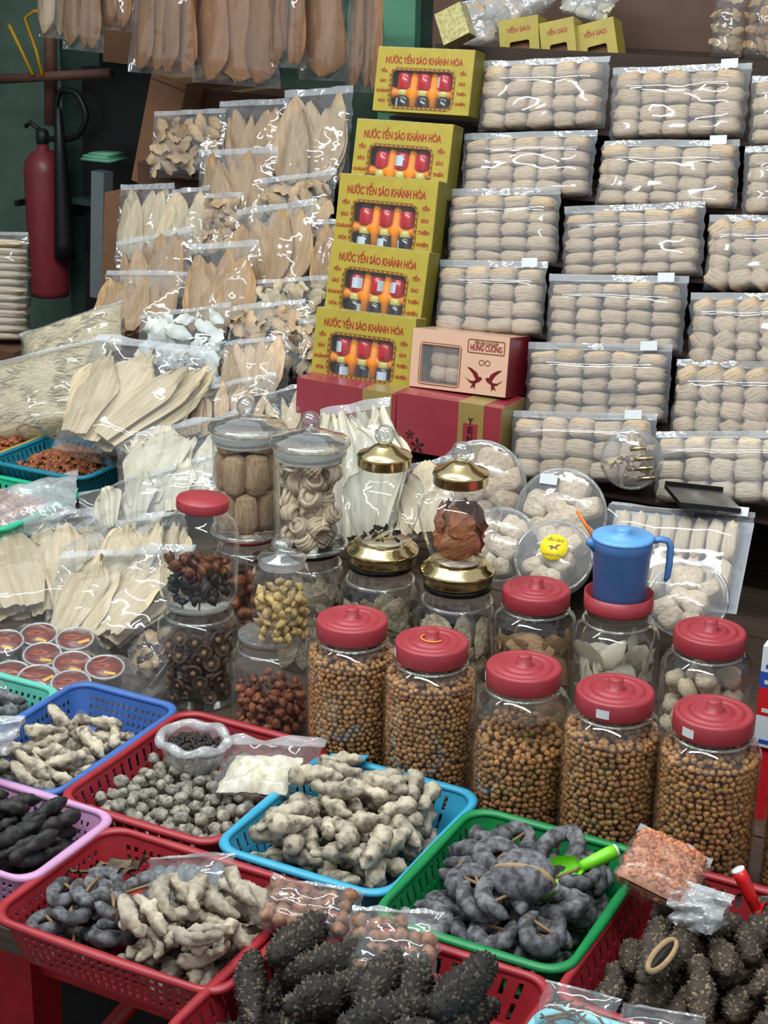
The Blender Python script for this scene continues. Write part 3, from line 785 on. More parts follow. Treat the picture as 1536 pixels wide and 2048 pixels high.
def bird_box(M, w, h, d, label, k):
    o = thing('gift_box', label, 'box', M, 'yellow window boxes stacked in a column')
    wx0, wx1, wz0, wz1 = -.325 * w, .305 * w, .09 * h, .645 * h
    b = MB(); box_body(b, w, d, h, (wx0, wx1, wz0, wz1)); body = obj('carton', b, 'yellow_card', o, smooth=False)
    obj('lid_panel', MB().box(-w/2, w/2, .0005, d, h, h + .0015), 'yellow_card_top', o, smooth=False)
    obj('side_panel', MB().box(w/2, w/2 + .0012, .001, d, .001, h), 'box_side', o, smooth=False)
    obj('window_border', outline(wx0, wx1, wz0, wz1, .012, .0065), 'print_brown', o, smooth=False)
    dash = MB(); 
    for i in range(13):
        x = wx0 + (wx1 - wx0) * (i + .5) / 13
        for z in (wz1 + .0032, wz0 - .0032): dash.box(x - .003, x + .003, -.0012, -.0007, z - .0013, z + .0013)
    for i in range(7):
        z = wz0 + (wz1 - wz0) * (i + .5) / 7
        for x in (wx0 - .0032, wx1 + .0032): dash.box(x - .0013, x + .0013, -.0012, -.0007, z - .003, z + .003)
    obj('border_ornament', dash, 'yellow_card', o, smooth=False)
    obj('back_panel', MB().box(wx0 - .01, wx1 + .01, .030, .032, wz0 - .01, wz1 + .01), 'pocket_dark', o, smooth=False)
    ins = MB(); cw = (wx1 - wx0) / 3; zm = (wz0 + wz1) / 2 - .008
    for i in (1, 2):
        x = wx0 + cw * i; ins.tube([(x, .020, wz0 - .008), (x, .016, zm - .012), (x, .014, zm), (x, .016, zm + .012), (x, .020, wz1 + .008)], [.009, .010, .017, .010, .009], 10)
    P = []; rr = []
    for i in range(25):
        s = i / 24; P.append((wx0 - .008 + (wx1 - wx0 + .016) * s, .016, zm)); rr.append(.0085 + .006 * abs(math.cos(math.pi * 3 * s)) ** 4)
    ins.tube(P, rr, 10)
    obj('insert', ins, 'insert_orange', o)
    rr_ = random.Random(k)
    for j in range(2):
        for i in range(3):
            x = wx0 + cw * (i + .5); z0 = wz0 - .012 if j == 0 else zm + .007
            bt = obj('bottle', MB().lathe([(.0, 0), (.0165, 0), (.018, .003), (.018, .030), (.014, .036), (.012, .038), (0, .038)], 16), 'bottle_red' if j else 'bottle_glass_dark', o, T(x, .020, z0) @ R(rr_.uniform(0, 6), 'Z'))
            obj('label_patch', MB().add([(.0184 * math.cos(a), .0184 * math.sin(a), z) for z in (.007, .029) for a in np.linspace(3.6, 4.9, 8)], [(q, q + 1, q + 9, q + 8) for q in range(7)]), 'bottle_silver', bt, T(0, 0, 0) @ R(rr_.uniform(-.4, .9), 'Z'))
            obj('cap', MB().lathe([(.0145, .036), (.0155, .037), (.0155, .048), (.013, .050), (0, .050)], 14), 'pocket_dark' if j else 'cap_yellow', bt)
    title = obj('title_lettering', text_mesh('NƯỚC YẾN SÀO KHÁNH HÒA', h * .115), 'print_red', o, T(-.01 * w, -.0006, h * .80) @ R(.0, 'Y') @ UPRIGHT @ S(.80, 1, 1))
    W_ = title.dimensions[0] if title.dimensions[0] > 0 else 1
    xs = [v.co.x for v in title.data.vertices]; ln = max(xs) - min(xs)
    title.matrix_local = T(-.01 * w, -.0006, h * .80) @ UPRIGHT @ S(.80 * w / ln, 1.25, 1)
    for x, words in ((-.415 * w, ('YẾN', 'SÀO', 'KHÁNH', 'HÒA')), (.405 * w, ('YẾN', 'SÀO', 'THIÊN', 'NHIÊN'))):
        for q, wd in enumerate(words):
            obj('side_lettering', text_mesh(wd, h * .062), 'print_red', o, T(x, -.0006, h * (.63 - .155 * q)) @ UPRIGHT @ S(.95, 1.1, 1))
    obj('window_film', MB().add([(wx0, .003, wz0), (wx1, .003, wz0), (wx1, .003, wz1), (wx0, .003, wz1)], [(0, 1, 2, 3)]), 'glass', o, smooth=False)
    return o
YB = [((745, 219), (936, 233), (758, 92), (950, 103), 3.25, 'topmost yellow window box of six small bottles'),
      ((702, 352), (893, 368), (716, 238), (906, 250), 3.18, 'second yellow window box down, its corner under the topmost'),
      ((668, 478), (863, 494), (682, 348), (876, 362), 3.11, 'third yellow window box, in the middle of the column'),
      ((650, 602), (843, 622), (664, 487), (860, 500), 3.04, 'fourth yellow window box, just above the lowest one'),
      ((622, 745), (817, 790), (634, 607), (832, 646), 2.97, 'lowest yellow window box standing on the red box')]
for k, (bl, br, tl, tr, Y, lab) in enumerate(YB):
    M, wb, wt, h = frame(bl, br, tl, tr, Y, Y + .028)
    if k in (1, 3): h = .155; 
    if k == 2: h = .16
    w = wb; M2 = M
    if k in (1, 2, 3):   # lower rim hides behind the next box: keep the top edge where it shows
        top = (atY(*tl, Y + .028) + atY(*tr, Y + .028)) / 2
        ez = np.array([M[i][2] for i in range(3)]); o_ = top - ez * h; M2 = M.copy()
        for i in range(3): M2[i][3] = o_[i]
    bird_box(M2, w, h, .05, lab, k)

# salmon box with printed swallows
M, wb, wt, h = frame((818, 771), (1010, 796), (826, 655), (1021, 676), 2.965, 2.985)
o = thing('gift_box', 'salmon window box printed with two swallows, on the red box', 'box', M)
w = wb; b = MB(); win = (-.39 * w, -.0 * w, .10 * h, .74 * h); box_body(b, w, .11, h, win, .003); obj('carton', b, 'salmon_card', o, smooth=False)
obj('side_panel', MB().box(w/2, w/2 + .0012, .001, .11, .001, h), 'maroon_card', o, smooth=False)
obj('window_border', outline(*win, .003, .005), 'print_brown', o, smooth=False)
obj('window_border', outline(win[0] - .001, win[1] + .001, win[2] - .001, win[3] + .001, .003, .002, -.001), 'salmon_card', o, smooth=False)
obj('back_panel', MB().box(win[0] - .01, win[1] + .01, .08, .082, win[2] - .01, win[3] + .01), 'black_case', o, smooth=False)
for i in range(2):
    for j in range(3):
        Q = M @ T(win[0] + (win[1] - win[0]) * (.33 + .4 * i), .045, .012 + .030 * j + .018) @ S(.042, .05, .034)
        place('dried_nest', NESTS[(i * 3 + j) % 7], 'nest', Q, 'pale nest behind the window of the salmon box', 'nest', 'nests in the salmon box')
obj('window_film', MB().add([(win[0], .003, win[2]), (win[1], .003, win[2]), (win[1], .003, win[3]), (win[0], .003, win[3])], [(0, 1, 2, 3)]), 'clear_plastic', o, smooth=False)
obj('plaque_border', outline(.09 * w, .45 * w, .70 * h, .90 * h, .002, .0022), 'print_brown', o, smooth=False)
def fit_text(s, wd, ht, mat, par, x, z, name='lettering', y=-.0006):
    m = text_mesh(s, ht); xs = [v.co.x for v in m.vertices]; ln = max(xs) - min(xs)
    return obj(name, m, mat, par, T(x, y, z) @ UPRIGHT @ S(wd / ln, 1, 1))
fit_text('HÙNG CƯỜNG', .32 * w, .017, 'print_maroon', o, .27 * w, .775 * h)
fit_text('YẾN SÀO CAO CẤP', .24 * w, .008, 'print_brown', o, .27 * w, .86 * h)
obj('emblem', outline(.215 * w, .255 * w, .50 * h, .57 * h, .004, .0018), 'print_brown', o, smooth=False)
obj('emblem', outline(.275 * w, .315 * w, .50 * h, .57 * h, .004, .0018), 'print_brown', o, smooth=False)
def swallow(sx):
    b = MB()
    for P in ([(0, .02), (.06, .06), (.16, .0), (.22, -.08), (.14, -.10), (.05, -.05)], [(.08, .02), (.14, .14), (.30, .24), (.42, .26), (.26, .12), (.17, -.02)], [(.10, -.03), (.20, -.06), (.32, -.06), (.46, .02), (.30, -.12), (.17, -.12)], [(.16, -.07), (.22, -.08), (.30, -.24), (.22, -.20), (.18, -.26)]):
        n = len(P); b.add([(sx * x * .085, -.0007, z * .085) for x, z in P], [tuple(range(n)), tuple(range(n))[::-1]])
    return b
obj('printed_swallow', swallow(1), 'print_maroon', o, T(.285 * w, 0, .26 * h), smooth=False)
obj('printed_swallow', swallow(-1), 'print_maroon', o, T(.255 * w, 0, .26 * h), smooth=False)

# long red boxes
def red_box(bl, br, tl, tr, label, text):
    M, wb, wt, h = frame(bl, br, tl, tr, 2.90, 2.905); w = wb; d = .12
    o = thing('gift_box', label, 'box', M, 'crimson boxes with a gold band')
    b = MB(); box_body(b, w, d, h); obj('carton', b, 'crimson_card', o, smooth=False)
    g0, g1 = (.28 * w, .28 * w) if not text else (0, 0)
    x0, x1 = (.17 * w, .46 * w) if not text else (.10 * w, .34 * w)
    obj('gold_band', MB().box(x0, x1, -.0009, d, -.0002, h + .0009), 'gold_card', o, smooth=False)
    obj('side_panel', MB().box(w/2, w/2 + .001, .001, d, .001, h), 'gold_card' if text else 'maroon_card', o, smooth=False)
    if text:
        c = (x0 + x1) / 2
        obj('seal_print', MB().box(c - .016, c + .016, -.0014, -.001, .34 * h, .66 * h), 'crimson_card', o, smooth=False)
        for q, ch in enumerate('YEN'): 
            fit_text(ch, .011, .019, 'print_dark', o, c, h * (.70 - .155 * q), y=-.0022)
        for (x, z, s) in ((-.36 * w, .30 * h, .7), (-.28 * w, .12 * h, 1.1)):
            L = MB()
            for a in range(5):
                an = a * 1.256 + .4; L.add([(0, -.0008, 0), (.011 * s * math.cos(an - .3), -.0008, .011 * s * math.sin(an - .3)), (.016 * s * math.cos(an), -.0008, .016 * s * math.sin(an)), (.011 * s * math.cos(an + .3), -.0008, .011 * s * math.sin(an + .3))], [(0, 1, 2, 3)])
            obj('printed_flower', L, 'print_dark', o, T(x, 0, z), smooth=False)
    return o
red_box((590, 862), (786, 908), (597, 752), (790, 792), 'crimson box with a plain gold band under the lowest yellow box', False)
red_box((790, 904), (996, 926), (794, 790), (1004, 812), 'crimson box with YEN on its gold band under the salmon box', True)

# ================================================================== bags of dried fish maw
def fill_fan(M, wb, wt, h, t, n, mat, where, meshes, kind='dried_fish_maw', lo=.62, hi=.9, spread=.38, wscale=1.0, noun='maw slice', tint='tan', slant=0.0):
    for k in range(n):
        u = -1 + 2 * (k + .5) / n + rnd.uniform(-.15, .15); L = h * rnd.uniform(lo, hi)
        w = (wb + wt) / 2; x = u * w * .30; a = u * spread + slant + rnd.uniform(-.12, .12); x -= math.sin(slant) * L * .4
        lim = w * .47 - .10 * L * wscale; xt = x + math.sin(a) * L * .85
        if abs(xt) > lim and not slant: a *= max(0, (lim - abs(x)) / max(1e-4, abs(xt) - abs(x)))
        y = (k % 3 - 1) * t * .20 + rnd.uniform(-.05, .05) * t
        sw = L * wscale * rnd.uniform(.85, 1.15)
        Q = M @ T(x, y, .02 * h) @ R(a, 'Y') @ R(rnd.choice((0, math.pi)) + rnd.uniform(-.25, .25), 'Z') @ S(sw, min(L * .55, t * 1.2), L)
        place(kind, meshes[rnd.randrange(len(meshes))], mat, Q, f'{tint} {noun}, {ORD[k]} across, in {where}', 'fish maw', f'pieces in {where}')
def fill_flakes(M, wb, wt, h, t, cols, rows, mat, where, meshes=None, top=.8, noun='flake', tint='pale', size=1.0, kind='dried_flake', cat='dried food'):
    meshes = meshes or FLAKES; w = (wb + wt) / 2 * .86
    for i in range(cols):
        for j in range(rows):
            sz = min(w / cols * 1.9, h * top / rows * 1.9) * size * rnd.uniform(.8, 1.2)
            x = -w / 2 + w / cols * (i + .5) + rnd.uniform(-.3, .3) * w / cols; z = h * top / rows * (j + .5) + rnd.uniform(-.1, .1) * h / rows + .01
            e = abs(2 * x / w); y = -t * .28 * math.sqrt(max(0, 1 - e * e)) * rnd.uniform(.3, 1)
            sz = min(sz, 2 * (h * .93 - z), 2 * z + .02)
            Q = M @ T(x, y, z) @ R(rnd.uniform(0, 6.28), 'Y') @ R(rnd.uniform(-.8, .8), 'X') @ R(rnd.uniform(-.8, .8), 'Z') @ S(sz, sz * .7, sz) @ T(0, 0, -.5)
            place(kind, meshes[rnd.randrange(len(meshes))], mat, Q, f'{tint} {noun}, {ORD[j]} up {ORD[i]} across, in {where}', cat, f'pieces in {where}')
BAGS = [
 # where-phrase, bl, br, tl, tr, Yb, Yt, thickness, fill, material
 ('flat bag lying on the dark cardboard carton', (303, 326), (440, 334), (310, 214), (452, 222), 3.80, 3.86, .05, 'flakes', 'maw_pale'),
 ('arched open bag behind the flat bag', (452, 330), (548, 338), (440, 200), (580, 196), 3.78, 3.84, .06, 'fan', 'maw_tan'),
 ('tall bag under the hanging amber maw', (556, 342), (690, 352), (572, 168), (706, 182), 3.72, 3.82, .07, 'fan', 'maw_pale'),
 ('narrow tall bag below the arched bag', (405, 436), (520, 446), (400, 292), (556, 298), 3.62, 3.70, .06, 'fan', 'maw_tan'),
 ('bag of shavings with a straight seal', (524, 470), (655, 478), (520, 342), (672, 350), 3.56, 3.64, .07, 'flakes', 'maw_pale'),
 ('squarish bag nearest the fire extinguisher', (232, 498), (328, 502), (243, 364), (350, 368), 3.58, 3.66, .05, 'fan', 'maw_cream'),
 ('bag with a slanting folded top', (340, 488), (412, 492), (347, 358), (416, 388), 3.56, 3.64, .05, 'fan', 'maw_cream'),
 ('small bag squeezed behind the wide-mouthed bag', (408, 484), (472, 488), (412, 380), (488, 388), 3.54, 3.60, .05, 'flakes', 'maw_pale'),
 ('wide-mouthed bag of broad folded slices', (482, 556), (606, 562), (474, 410), (632, 402), 3.40, 3.50, .08, 'wide', 'maw_tan'),
 ('thin bag beside the fourth yellow box', (632, 556), (672, 560), (634, 434), (690, 438), 3.40, 3.46, .05, 'fan', 'maw_tan'),
 ('bag of long amber slices standing askew', (238, 590), (372, 604), (236, 458), (382, 474), 3.44, 3.54, .06, 'fan', 'maw_tan'),
 ('bag with a steep white seal', (205, 640), (336, 652), (218, 518), (382, 562), 3.30, 3.40, .07, 'wide', 'maw_tan'),
 ('upright bag of smooth tan slices in mid row', (386, 636), (490, 642), (380, 478), (517, 486), 3.28, 3.36, .06, 'wide', 'maw_tan'),
 ('bag with a bright slanting strip', (505, 640), (634, 656), (510, 534), (656, 574), 3.26, 3.34, .07, 'flakes', 'maw_cream'),
 ('puffed clear bag of white fluff', (282, 712), (440, 716), (282, 610), (460, 622), 3.14, 3.22, .09, 'fluff', 'cotton'),
 ('bulging bag of pink-tinged shavings', (460, 716), (596, 724), (464, 594), (610, 612), 3.12, 3.20, .09, 'flakes', 'maw_pale'),
 ('small bag of white fluff', (340, 764), (442, 768), (332, 692), (450, 690), 3.02, 3.08, .08, 'fluff', 'cotton'),
 ('low bag of jagged slices', (448, 772), (566, 780), (452, 664), (586, 684), 3.00, 3.08, .08, 'fan', 'maw_pale'),
 ('narrow bag by the lowest yellow box', (590, 728), (632, 734), (598, 638), (636, 634), 3.04, 3.09, .06, 'flakes', 'maw_pale'),
]
for q, (where, bl, br, tl, tr, Yb, Yt, t, fill, mat) in enumerate(BAGS):
    bl = (bl[0] - 4, bl[1] + 24); br = (br[0] + 4, br[1] + 24); M, wb, wt, h = frame(bl, br, tl, tr, Yb, Yt)
    make_bag('plastic_bag', where[0].lower() + where[1:] if len(where.split()) > 3 else 'clear ' + where, M, wb, wt, h, t, 'film', 'film_seal', 'clear bags of dried fish maw on the steps', seal=.07, wr=.005, seed=q + 1.3, fill=.75)
    w_ = 'the ' + where
    if fill == 'fan': fill_fan(M, wb, wt, h, t, 10 if wb > .12 else 6, mat, w_, LEAVES, lo=.74, hi=.93, wscale=1.5)
    elif fill == 'wide': fill_fan(M, wb, wt, h, t, 7, mat, w_, WIDE, lo=.66, hi=.88, wscale=1.0)
    elif fill == 'flakes': fill_flakes(M, wb, wt, h, t, 5, 5, mat, w_, size=1.25) if wb > .07 else fill_flakes(M, wb, wt, h, t, 2, 4, mat, w_, size=1.2)
    else: fill_flakes(M, wb, wt, h, t, 5, 4, 'cotton', w_, FLAKES, noun='tuft', tint='white', size=1.35, kind='fluffy_tuft', top=.78)

# big pale bags at the front of that side
BIG = [
 ('pale bag leaning over the shrimp baskets', (150, 858), (312, 925), (232, 646), (384, 726), 2.72, 2.98, .09, 'fan', 'maw_cream', 6, PLEATS, .72),
 ('wide zip-strip bag behind the stoppered jars', (350, 862), (545, 872), (362, 760), (548, 764), 2.90, 2.98, .08, 'fan', 'maw_pale', 6, PLEATS + LEAVES[:3], 1.0),
 ('half-open bag beside the plain red box', (540, 866), (610, 872), (528, 756), (604, 792), 2.88, 2.95, .06, 'fan', 'maw_cream', 5, LEAVES, 1.1),
 ('white stringy bag behind the red-capped jar', (272, 1006), (432, 1030), (272, 842), (440, 858), 2.58, 2.80, .10, 'fan', 'maw_white', 12, PLEATS[:3] + LEAVES, .9),
 ('creamy bag lying beside the teal shrimp basket', (176, 1040), (420, 1062), (172, 940), (440, 944), 2.52, 2.62, .09, 'fan', 'maw_white', 8, PLEATS[:4] + WIDE[:2], 1.1),
 ('large cream bag with a bright zip edge', (-60, 1222), (150, 1240), (-40, 990), (196, 1084), 2.24, 2.50, .09, 'fan', 'maw_cream', 8, PLEATS + WIDE[:2], .85),
 ('limp clear bag folded over the jade basket', (150, 1130), (318, 1140), (84, 1036), (300, 1030), 2.40, 2.54, .05, 'fan', 'maw_white', 5, PLEATS, .9),
 ('cream bag lying right beside the red-capped jar', (180, 1180), (350, 1190), (240, 1020), (370, 1030), 2.32, 2.48, .08, 'fan', 'maw_cream', 6, PLEATS + WIDE[:2], .9),
 ('cream bag at the foot of the pile', (112, 1252), (300, 1310), (160, 1092), (352, 1112), 2.20, 2.36, .08, 'fan', 'maw_cream', 10, PLEATS[:3] + LEAVES[:5], 1.0),
 ('pale bag standing behind the glass stoppers', (650, 1076), (790, 1086), (640, 806), (778, 800), 2.60, 2.72, .09, 'fan', 'maw_white', 8, PLEATS[:3] + LEAVES[:3], 1.0),
 ('limp bag between the urns and the red boxes', (778, 1070), (925, 1080), (770, 918), (912, 930), 2.62, 2.74, .07, 'fan', 'maw_cream', 6, PLEATS + WIDE[:2], .8),
 ('little bag behind the mushroom jar', (262, 1352), (332, 1362), (272, 1270), (345, 1250), 2.16, 2.26, .06, 'flakes', 'maw_pale', 4, None, 1),
]
for q, (where, bl, br, tl, tr, Yb, Yt, t, fill, mat, n, ms, ws) in enumerate(BIG):
    M, wb, wt, h = frame(bl, br, tl, tr, Yb, Yt)
    k_ = 1.24 if q in (0, 3, 5, 8) else 1.0
    make_bag('plastic_bag', where, M @ T(0, 0, -.03 if k_ > 1 else 0), wb * k_, wt * k_, h + (.04 if k_ > 1 else 0), t * (1.25 if k_ > 1 else 1), 'film', 'film_seal', 'big pale bags heaped beside the jars', seal=.07, wr=.008, seed=q + 31.3, fill=.8)
    w_ = 'the ' + where; tint = {'maw_white': 'white', 'maw_cream': 'cream', 'maw_pale': 'beige'}[mat]
    if fill == 'fan': fill_fan(M, wb, wt, h, t, n, mat, w_, ms, lo=.72, hi=.95, wscale=ws, tint=tint, spread=.3, slant=.38 if q in (0, 8) else .3 if q == 3 else -.25 if q == 5 else 0.0)
    elif fill == 'wide': fill_fan(M, wb, wt, h, t, n, mat, w_, ms, lo=.66, hi=.92, wscale=ws, tint=tint)
    else: fill_flakes(M, wb, wt, h, t, 3, 3, mat, w_)

# bags of fine noodles
def noodle_bag(bl, br, tl, tr, Yb, Yt, t, label, seed, strands=70, mat='vermicelli'):
    M, wb, wt, h = frame(bl, br, tl, tr, Yb, Yt)
    make_bag('noodle_bag', label, M, wb, wt, h, t, 'film', 'film_seal', 'clear bags of fine noodles', seal=.05, wr=.006, seed=seed, fill=.95, p=3.5)
    b, _ = bag_shape(wb * .95, wt * .95, h * .93, t * .86, seal=0, p=3.5, wr=.006, seed=seed + 9, fill=.97, nu=21, nv=21)
    r = random.Random(int(seed))
    for k in range(strands):
        u = r.uniform(-.8, .8); z = r.uniform(.08, .85) * h; a = r.uniform(-.5, .5); Ls = r.uniform(.05, .11); P = []
        for i in range(7):
            s = (i / 6 - .5) * Ls; x = u * wb * .44 + s * math.cos(a); zz = z + s * math.sin(a) + .01 * math.sin(s * 40 + k); uu_ = min(.98, abs(x) / (wb * .475))
            hz = min(1, zz / (h * .93) / .06) ** .5 * min(1, max(0, 1 - zz / (h * .93)) / .25) ** .7
            P.append((x, -(t * .43 * (1 - uu_ ** 3.5) ** .6 * hz + .0015), zz))
        b.tube(P, .0011, 4)
    e = obj('noodle_mass', b, mat); e.matrix_world = M
    tag(e, 'packed fine pale noodles inside the ' + label, 'noodles', kind='stuff')
noodle_bag((-70, 872), (205, 912), (-60, 664), (200, 744), 2.86, 3.0, .17, 'bulging bag of fine straw-coloured noodles over the yellow basket', 3, 160)
noodle_bag((60, 712), (240, 748), (50, 618), (236, 648), 3.06, 3.14, .10, 'smaller noodle bag tucked behind the bulging one', 5, 60)
# column of pale rolls in film at the picture edge
M, wb, wt, h = frame((-80, 668), (50, 690), (-80, 458), (56, 466), 3.30, 3.36)
make_bag('plastic_bag', 'tall clear bag of stacked flat white rolls below the fire extinguisher', M, wb, wt, h, .10, 'film', 'film_seal', seal=.03, wr=.003, seed=77, p=6, fill=.97, low=.03)
cz = float(M.translation.z); cb = thing('cardboard_carton', 'brown carton under the tall bag of white rolls', 'carton', T(M.translation.x, M.translation.y, TZ))
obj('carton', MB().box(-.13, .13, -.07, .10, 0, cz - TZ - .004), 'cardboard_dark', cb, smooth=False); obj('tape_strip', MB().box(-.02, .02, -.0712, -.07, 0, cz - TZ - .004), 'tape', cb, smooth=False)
for k in range(13):
    place('flat_roll', NESTS[k % 7], 'nest_white', M @ T(0, 0, h * .92 * (k + .5) / 13) @ S(wb * .96, .085, h * .92 / 13 * 1.08), 'flat white roll stacked in the tall bag below the extinguisher', 'dried food', 'rolls in the tall bag')

# amber fish maw hanging along the bar
bar = tag(obj('hanging_bar', MB().tube([(-3.0, 3.95, 1.72), (-.6, 3.95, 1.72)], .012, 10), 'black_steel'), 'black bar from which the amber maw bags hang', 'bar')
HANG = [((76, 78), (132, 74), 'maw_pale', 2, 'small pale hanging bag above the extinguisher'), ((124, 104), (206, 100), 'maw_orange', 3, 'short hanging bag beside the small pale one'),
        ((196, 62), (266, 60), 'maw_orange', 3, 'short hanging bag in front of the carton'), ((256, 140), (390, 160), 'maw_orange', 4, 'wide bunched hanging bag with three lobes'),
        ((384, 178), (560, 164), 'maw_orange', 3, 'largest hanging bag with a broad grey-brown maw'), ((540, 140), (614, 132), 'maw_orange', 3, 'hanging bag beside the single golden maw'),
        ((598, 164), (692, 158), 'maw_orange', 1, 'hanging bag with one smooth golden maw'), ((690, 190), (766, 180), 'maw_orange', 3, 'hanging bag nearest the yellow boxes')]
for q, (bl, br, mat, n, lab) in enumerate(HANG):
    Y = 3.90 - (.06 if q % 2 else 0); wpx = br[0] - bl[0]
    M, wb, wt, h = frame(bl, br, (bl[0] + wpx * .16 + 6, -190), (br[0] - wpx * .16 + 6, -190), Y, Y + .02)
    make_bag('hanging_bag', lab, M, wb, wt, h, .07, 'film', 'film', 'bags of fish maw hanging from the bar', seal=.0, wr=.006, seed=q + 51, low=.10, p=2.2, fill=.6)
    for k in range(n):
        x = ((k + .5) / n - .5) * wb * .80; L = h * rnd.uniform(.84, .97); wd = wb * (1.95 if n == 1 else 3.1 / n) * rnd.uniform(.85, 1.2)
        if 'largest' in lab: wd = wb * (1.0, 1.7, 1.0)[k]
        Q = M @ T(x, (k % 2 - .5) * .02, .012) @ R(rnd.uniform(-.03, .03) - x * .5, 'Y') @ R(rnd.uniform(-.4, .4), 'Z') @ S(wd, .14, L)
        place('dried_fish_maw', TEAR[(q + k) % 4], mat, Q, f'{ORD[k]} dried fish maw across in the ' + lab, 'fish maw', 'maw in the ' + lab)

# ================================================================== behind the bags, darker end of the stall
M, wb, wt, h = frame((62, 590), (140, 590), (46, 300), (130, 300), 4.45)
o = thing('fire_extinguisher', 'red fire extinguisher with black hose and horn on the green wall', 'fire extinguisher', T(M.translation))
rr = .068; H = h
obj('cylinder', MB().lathe([(0, 0), (rr * .95, 0), (rr, .02), (rr, H * .86), (rr * .9, H * .93), (rr * .6, H * .985), (rr * .3, H * 1.0), (rr * .27, H * 1.05), (0, H * 1.05)], 28), 'extinguisher_red', o)
obj('valve', MB().lathe([(.018, H * 1.04), (.022, H * 1.05), (.022, H * 1.12), (.012, H * 1.14), (0, H * 1.14)], 14), 'black_steel', o)
obj('handle', MB().tube([(.0, 0, H * 1.12), (-.04, -.01, H * 1.18), (-.06, -.01, H * 1.15)], .008, 8), 'black_steel', o)
P = [(.02, 0, H * 1.08), (.09, -.01, H * 1.08), (.17, -.02, H * 1.12), (.205, -.02, H * 1.26), (.17, -.02, H * 1.40), (.10, -.02, H * 1.42), (.075, -.02, H * 1.30), (.08, -.02, H * 1.05)]
t_ = np.linspace(0, 7, 40); PP = np.stack([np.interp(t_, range(8), [p[i] for p in P]) for i in range(3)], 1)
for _ in range(3): PP[1:-1] = (PP[:-2] + PP[1:-1] * 2 + PP[2:]) / 4
obj('hose', MB().tube(PP, .010, 8), 'rubber_black', o)
obj('horn', MB().lathe([(.036, -.25), (.034, -.20), (.022, .08), (.012, .24), (0, .25)], 16), 'rubber_black', o, T(.095, -.03, H * .80))
obj('bracket', MB().box(-.085, .13, .04, .06, H * .62, H * .66).box(-.085, -.07, -.06, .06, H * .62, H * .66), 'black_steel', o, smooth=False)
def bgbox(name, label, cat, bl, br, tl, tr, Y, d, mat, group=None, tape=False):
    M, wb, wt, h = frame(bl, br, tl, tr, Y, Y)
    o = thing(name, label, cat, M, group)
    e = obj('carton' if 'carton' in name or 'box' in name else 'panel', MB().box(-wb/2, wb/2, 0, d, 0, h), mat, o, smooth=False)
    if tape:
        obj('tape_strip', MB().box(-.02, .02, -.001, d, h, h + .001), 'tape', o, smooth=False)
        obj('flap_edge', MB().box(-wb/2, wb/2, -.0015, 0, h * .93, h * .94), 'cardboard_dark', o, smooth=False)
    return o
bgbox('cardboard_carton', 'tall brown carton leaning behind the flat bag', 'carton', (262, 372), (330, 376), (282, 150), (396, 158), 4.10, .25, 'cardboard', tape=True)
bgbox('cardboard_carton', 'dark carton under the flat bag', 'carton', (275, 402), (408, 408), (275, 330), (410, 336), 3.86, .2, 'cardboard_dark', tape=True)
bgbox('cardboard_carton', 'brown carton behind the wide bunched hanging bag', 'carton', (206, 128), (390, 140), (208, -60), (392, -50), 4.35, .25, 'cardboard', tape=True)
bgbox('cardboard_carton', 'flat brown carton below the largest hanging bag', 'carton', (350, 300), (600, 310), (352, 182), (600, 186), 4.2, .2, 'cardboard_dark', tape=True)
bgbox('cardboard_carton', 'narrow brown carton standing beside the white panel', 'carton', (190, 1060), (218, 1060), (210, 388), (240, 388), 3.95, .12, 'cardboard')
bgbox('wall_panel', 'narrow white panel behind the extinguisher horn', 'panel', (180, 596), (204, 596), (180, 345), (210, 343), 4.35, .05, 'dim_panel')
o = bgbox('steel_cupboard', 'dark green steel cupboard with an open front beside the extinguisher', 'cupboard', (172, 660), (300, 660), (164, 140), (300, 140), 4.5, .2, 'black_steel')
obj('shelf', MB().box(-.15, .12, -.05, .02, .42, .44), 'door_green', o, smooth=False)
q_ = atY(208, 320, 4.40); tag(obj('folded_cloth', MB().box(-.055, .055, -.05, .05, 0, .008).box(-.05, .045, -.045, .05, .008, .018).box(-.03, .05, -.04, .04, .018, .026), 'mint_paint', M=T(q_)), 'pale green folded cloth on the cupboard shelf', 'cloth')
a, b_ = atY(-30, 160, 4.42), atY(222, 146, 4.42); tag(obj('wall_pipe', MB().tube([a, b_], .016, 10), 'rust_pipe'), 'rusty horizontal pipe above the extinguisher', 'pipe')
a, b_ = atY(100, -30, 4.50), atY(102, 250, 4.50); tag(obj('wall_pipe', MB().tube([a, b_], .022, 10), 'rust_pipe'), 'brown upright pipe behind the yellow ties', 'pipe')
for (pts, lab) in (([(85, 152), (72, 100), (50, 35), (70, 22), (92, 26)], 'yellow plastic tie bent over at its top'), ([(66, 150), (40, 95), (18, 50)], 'yellow plastic tie hanging straight down')):
    tag(obj('plastic_tie', MB().tube([atY(x, y, 4.40) for x, y in pts], .006, 6), 'yellow_tape'), lab, 'tie')

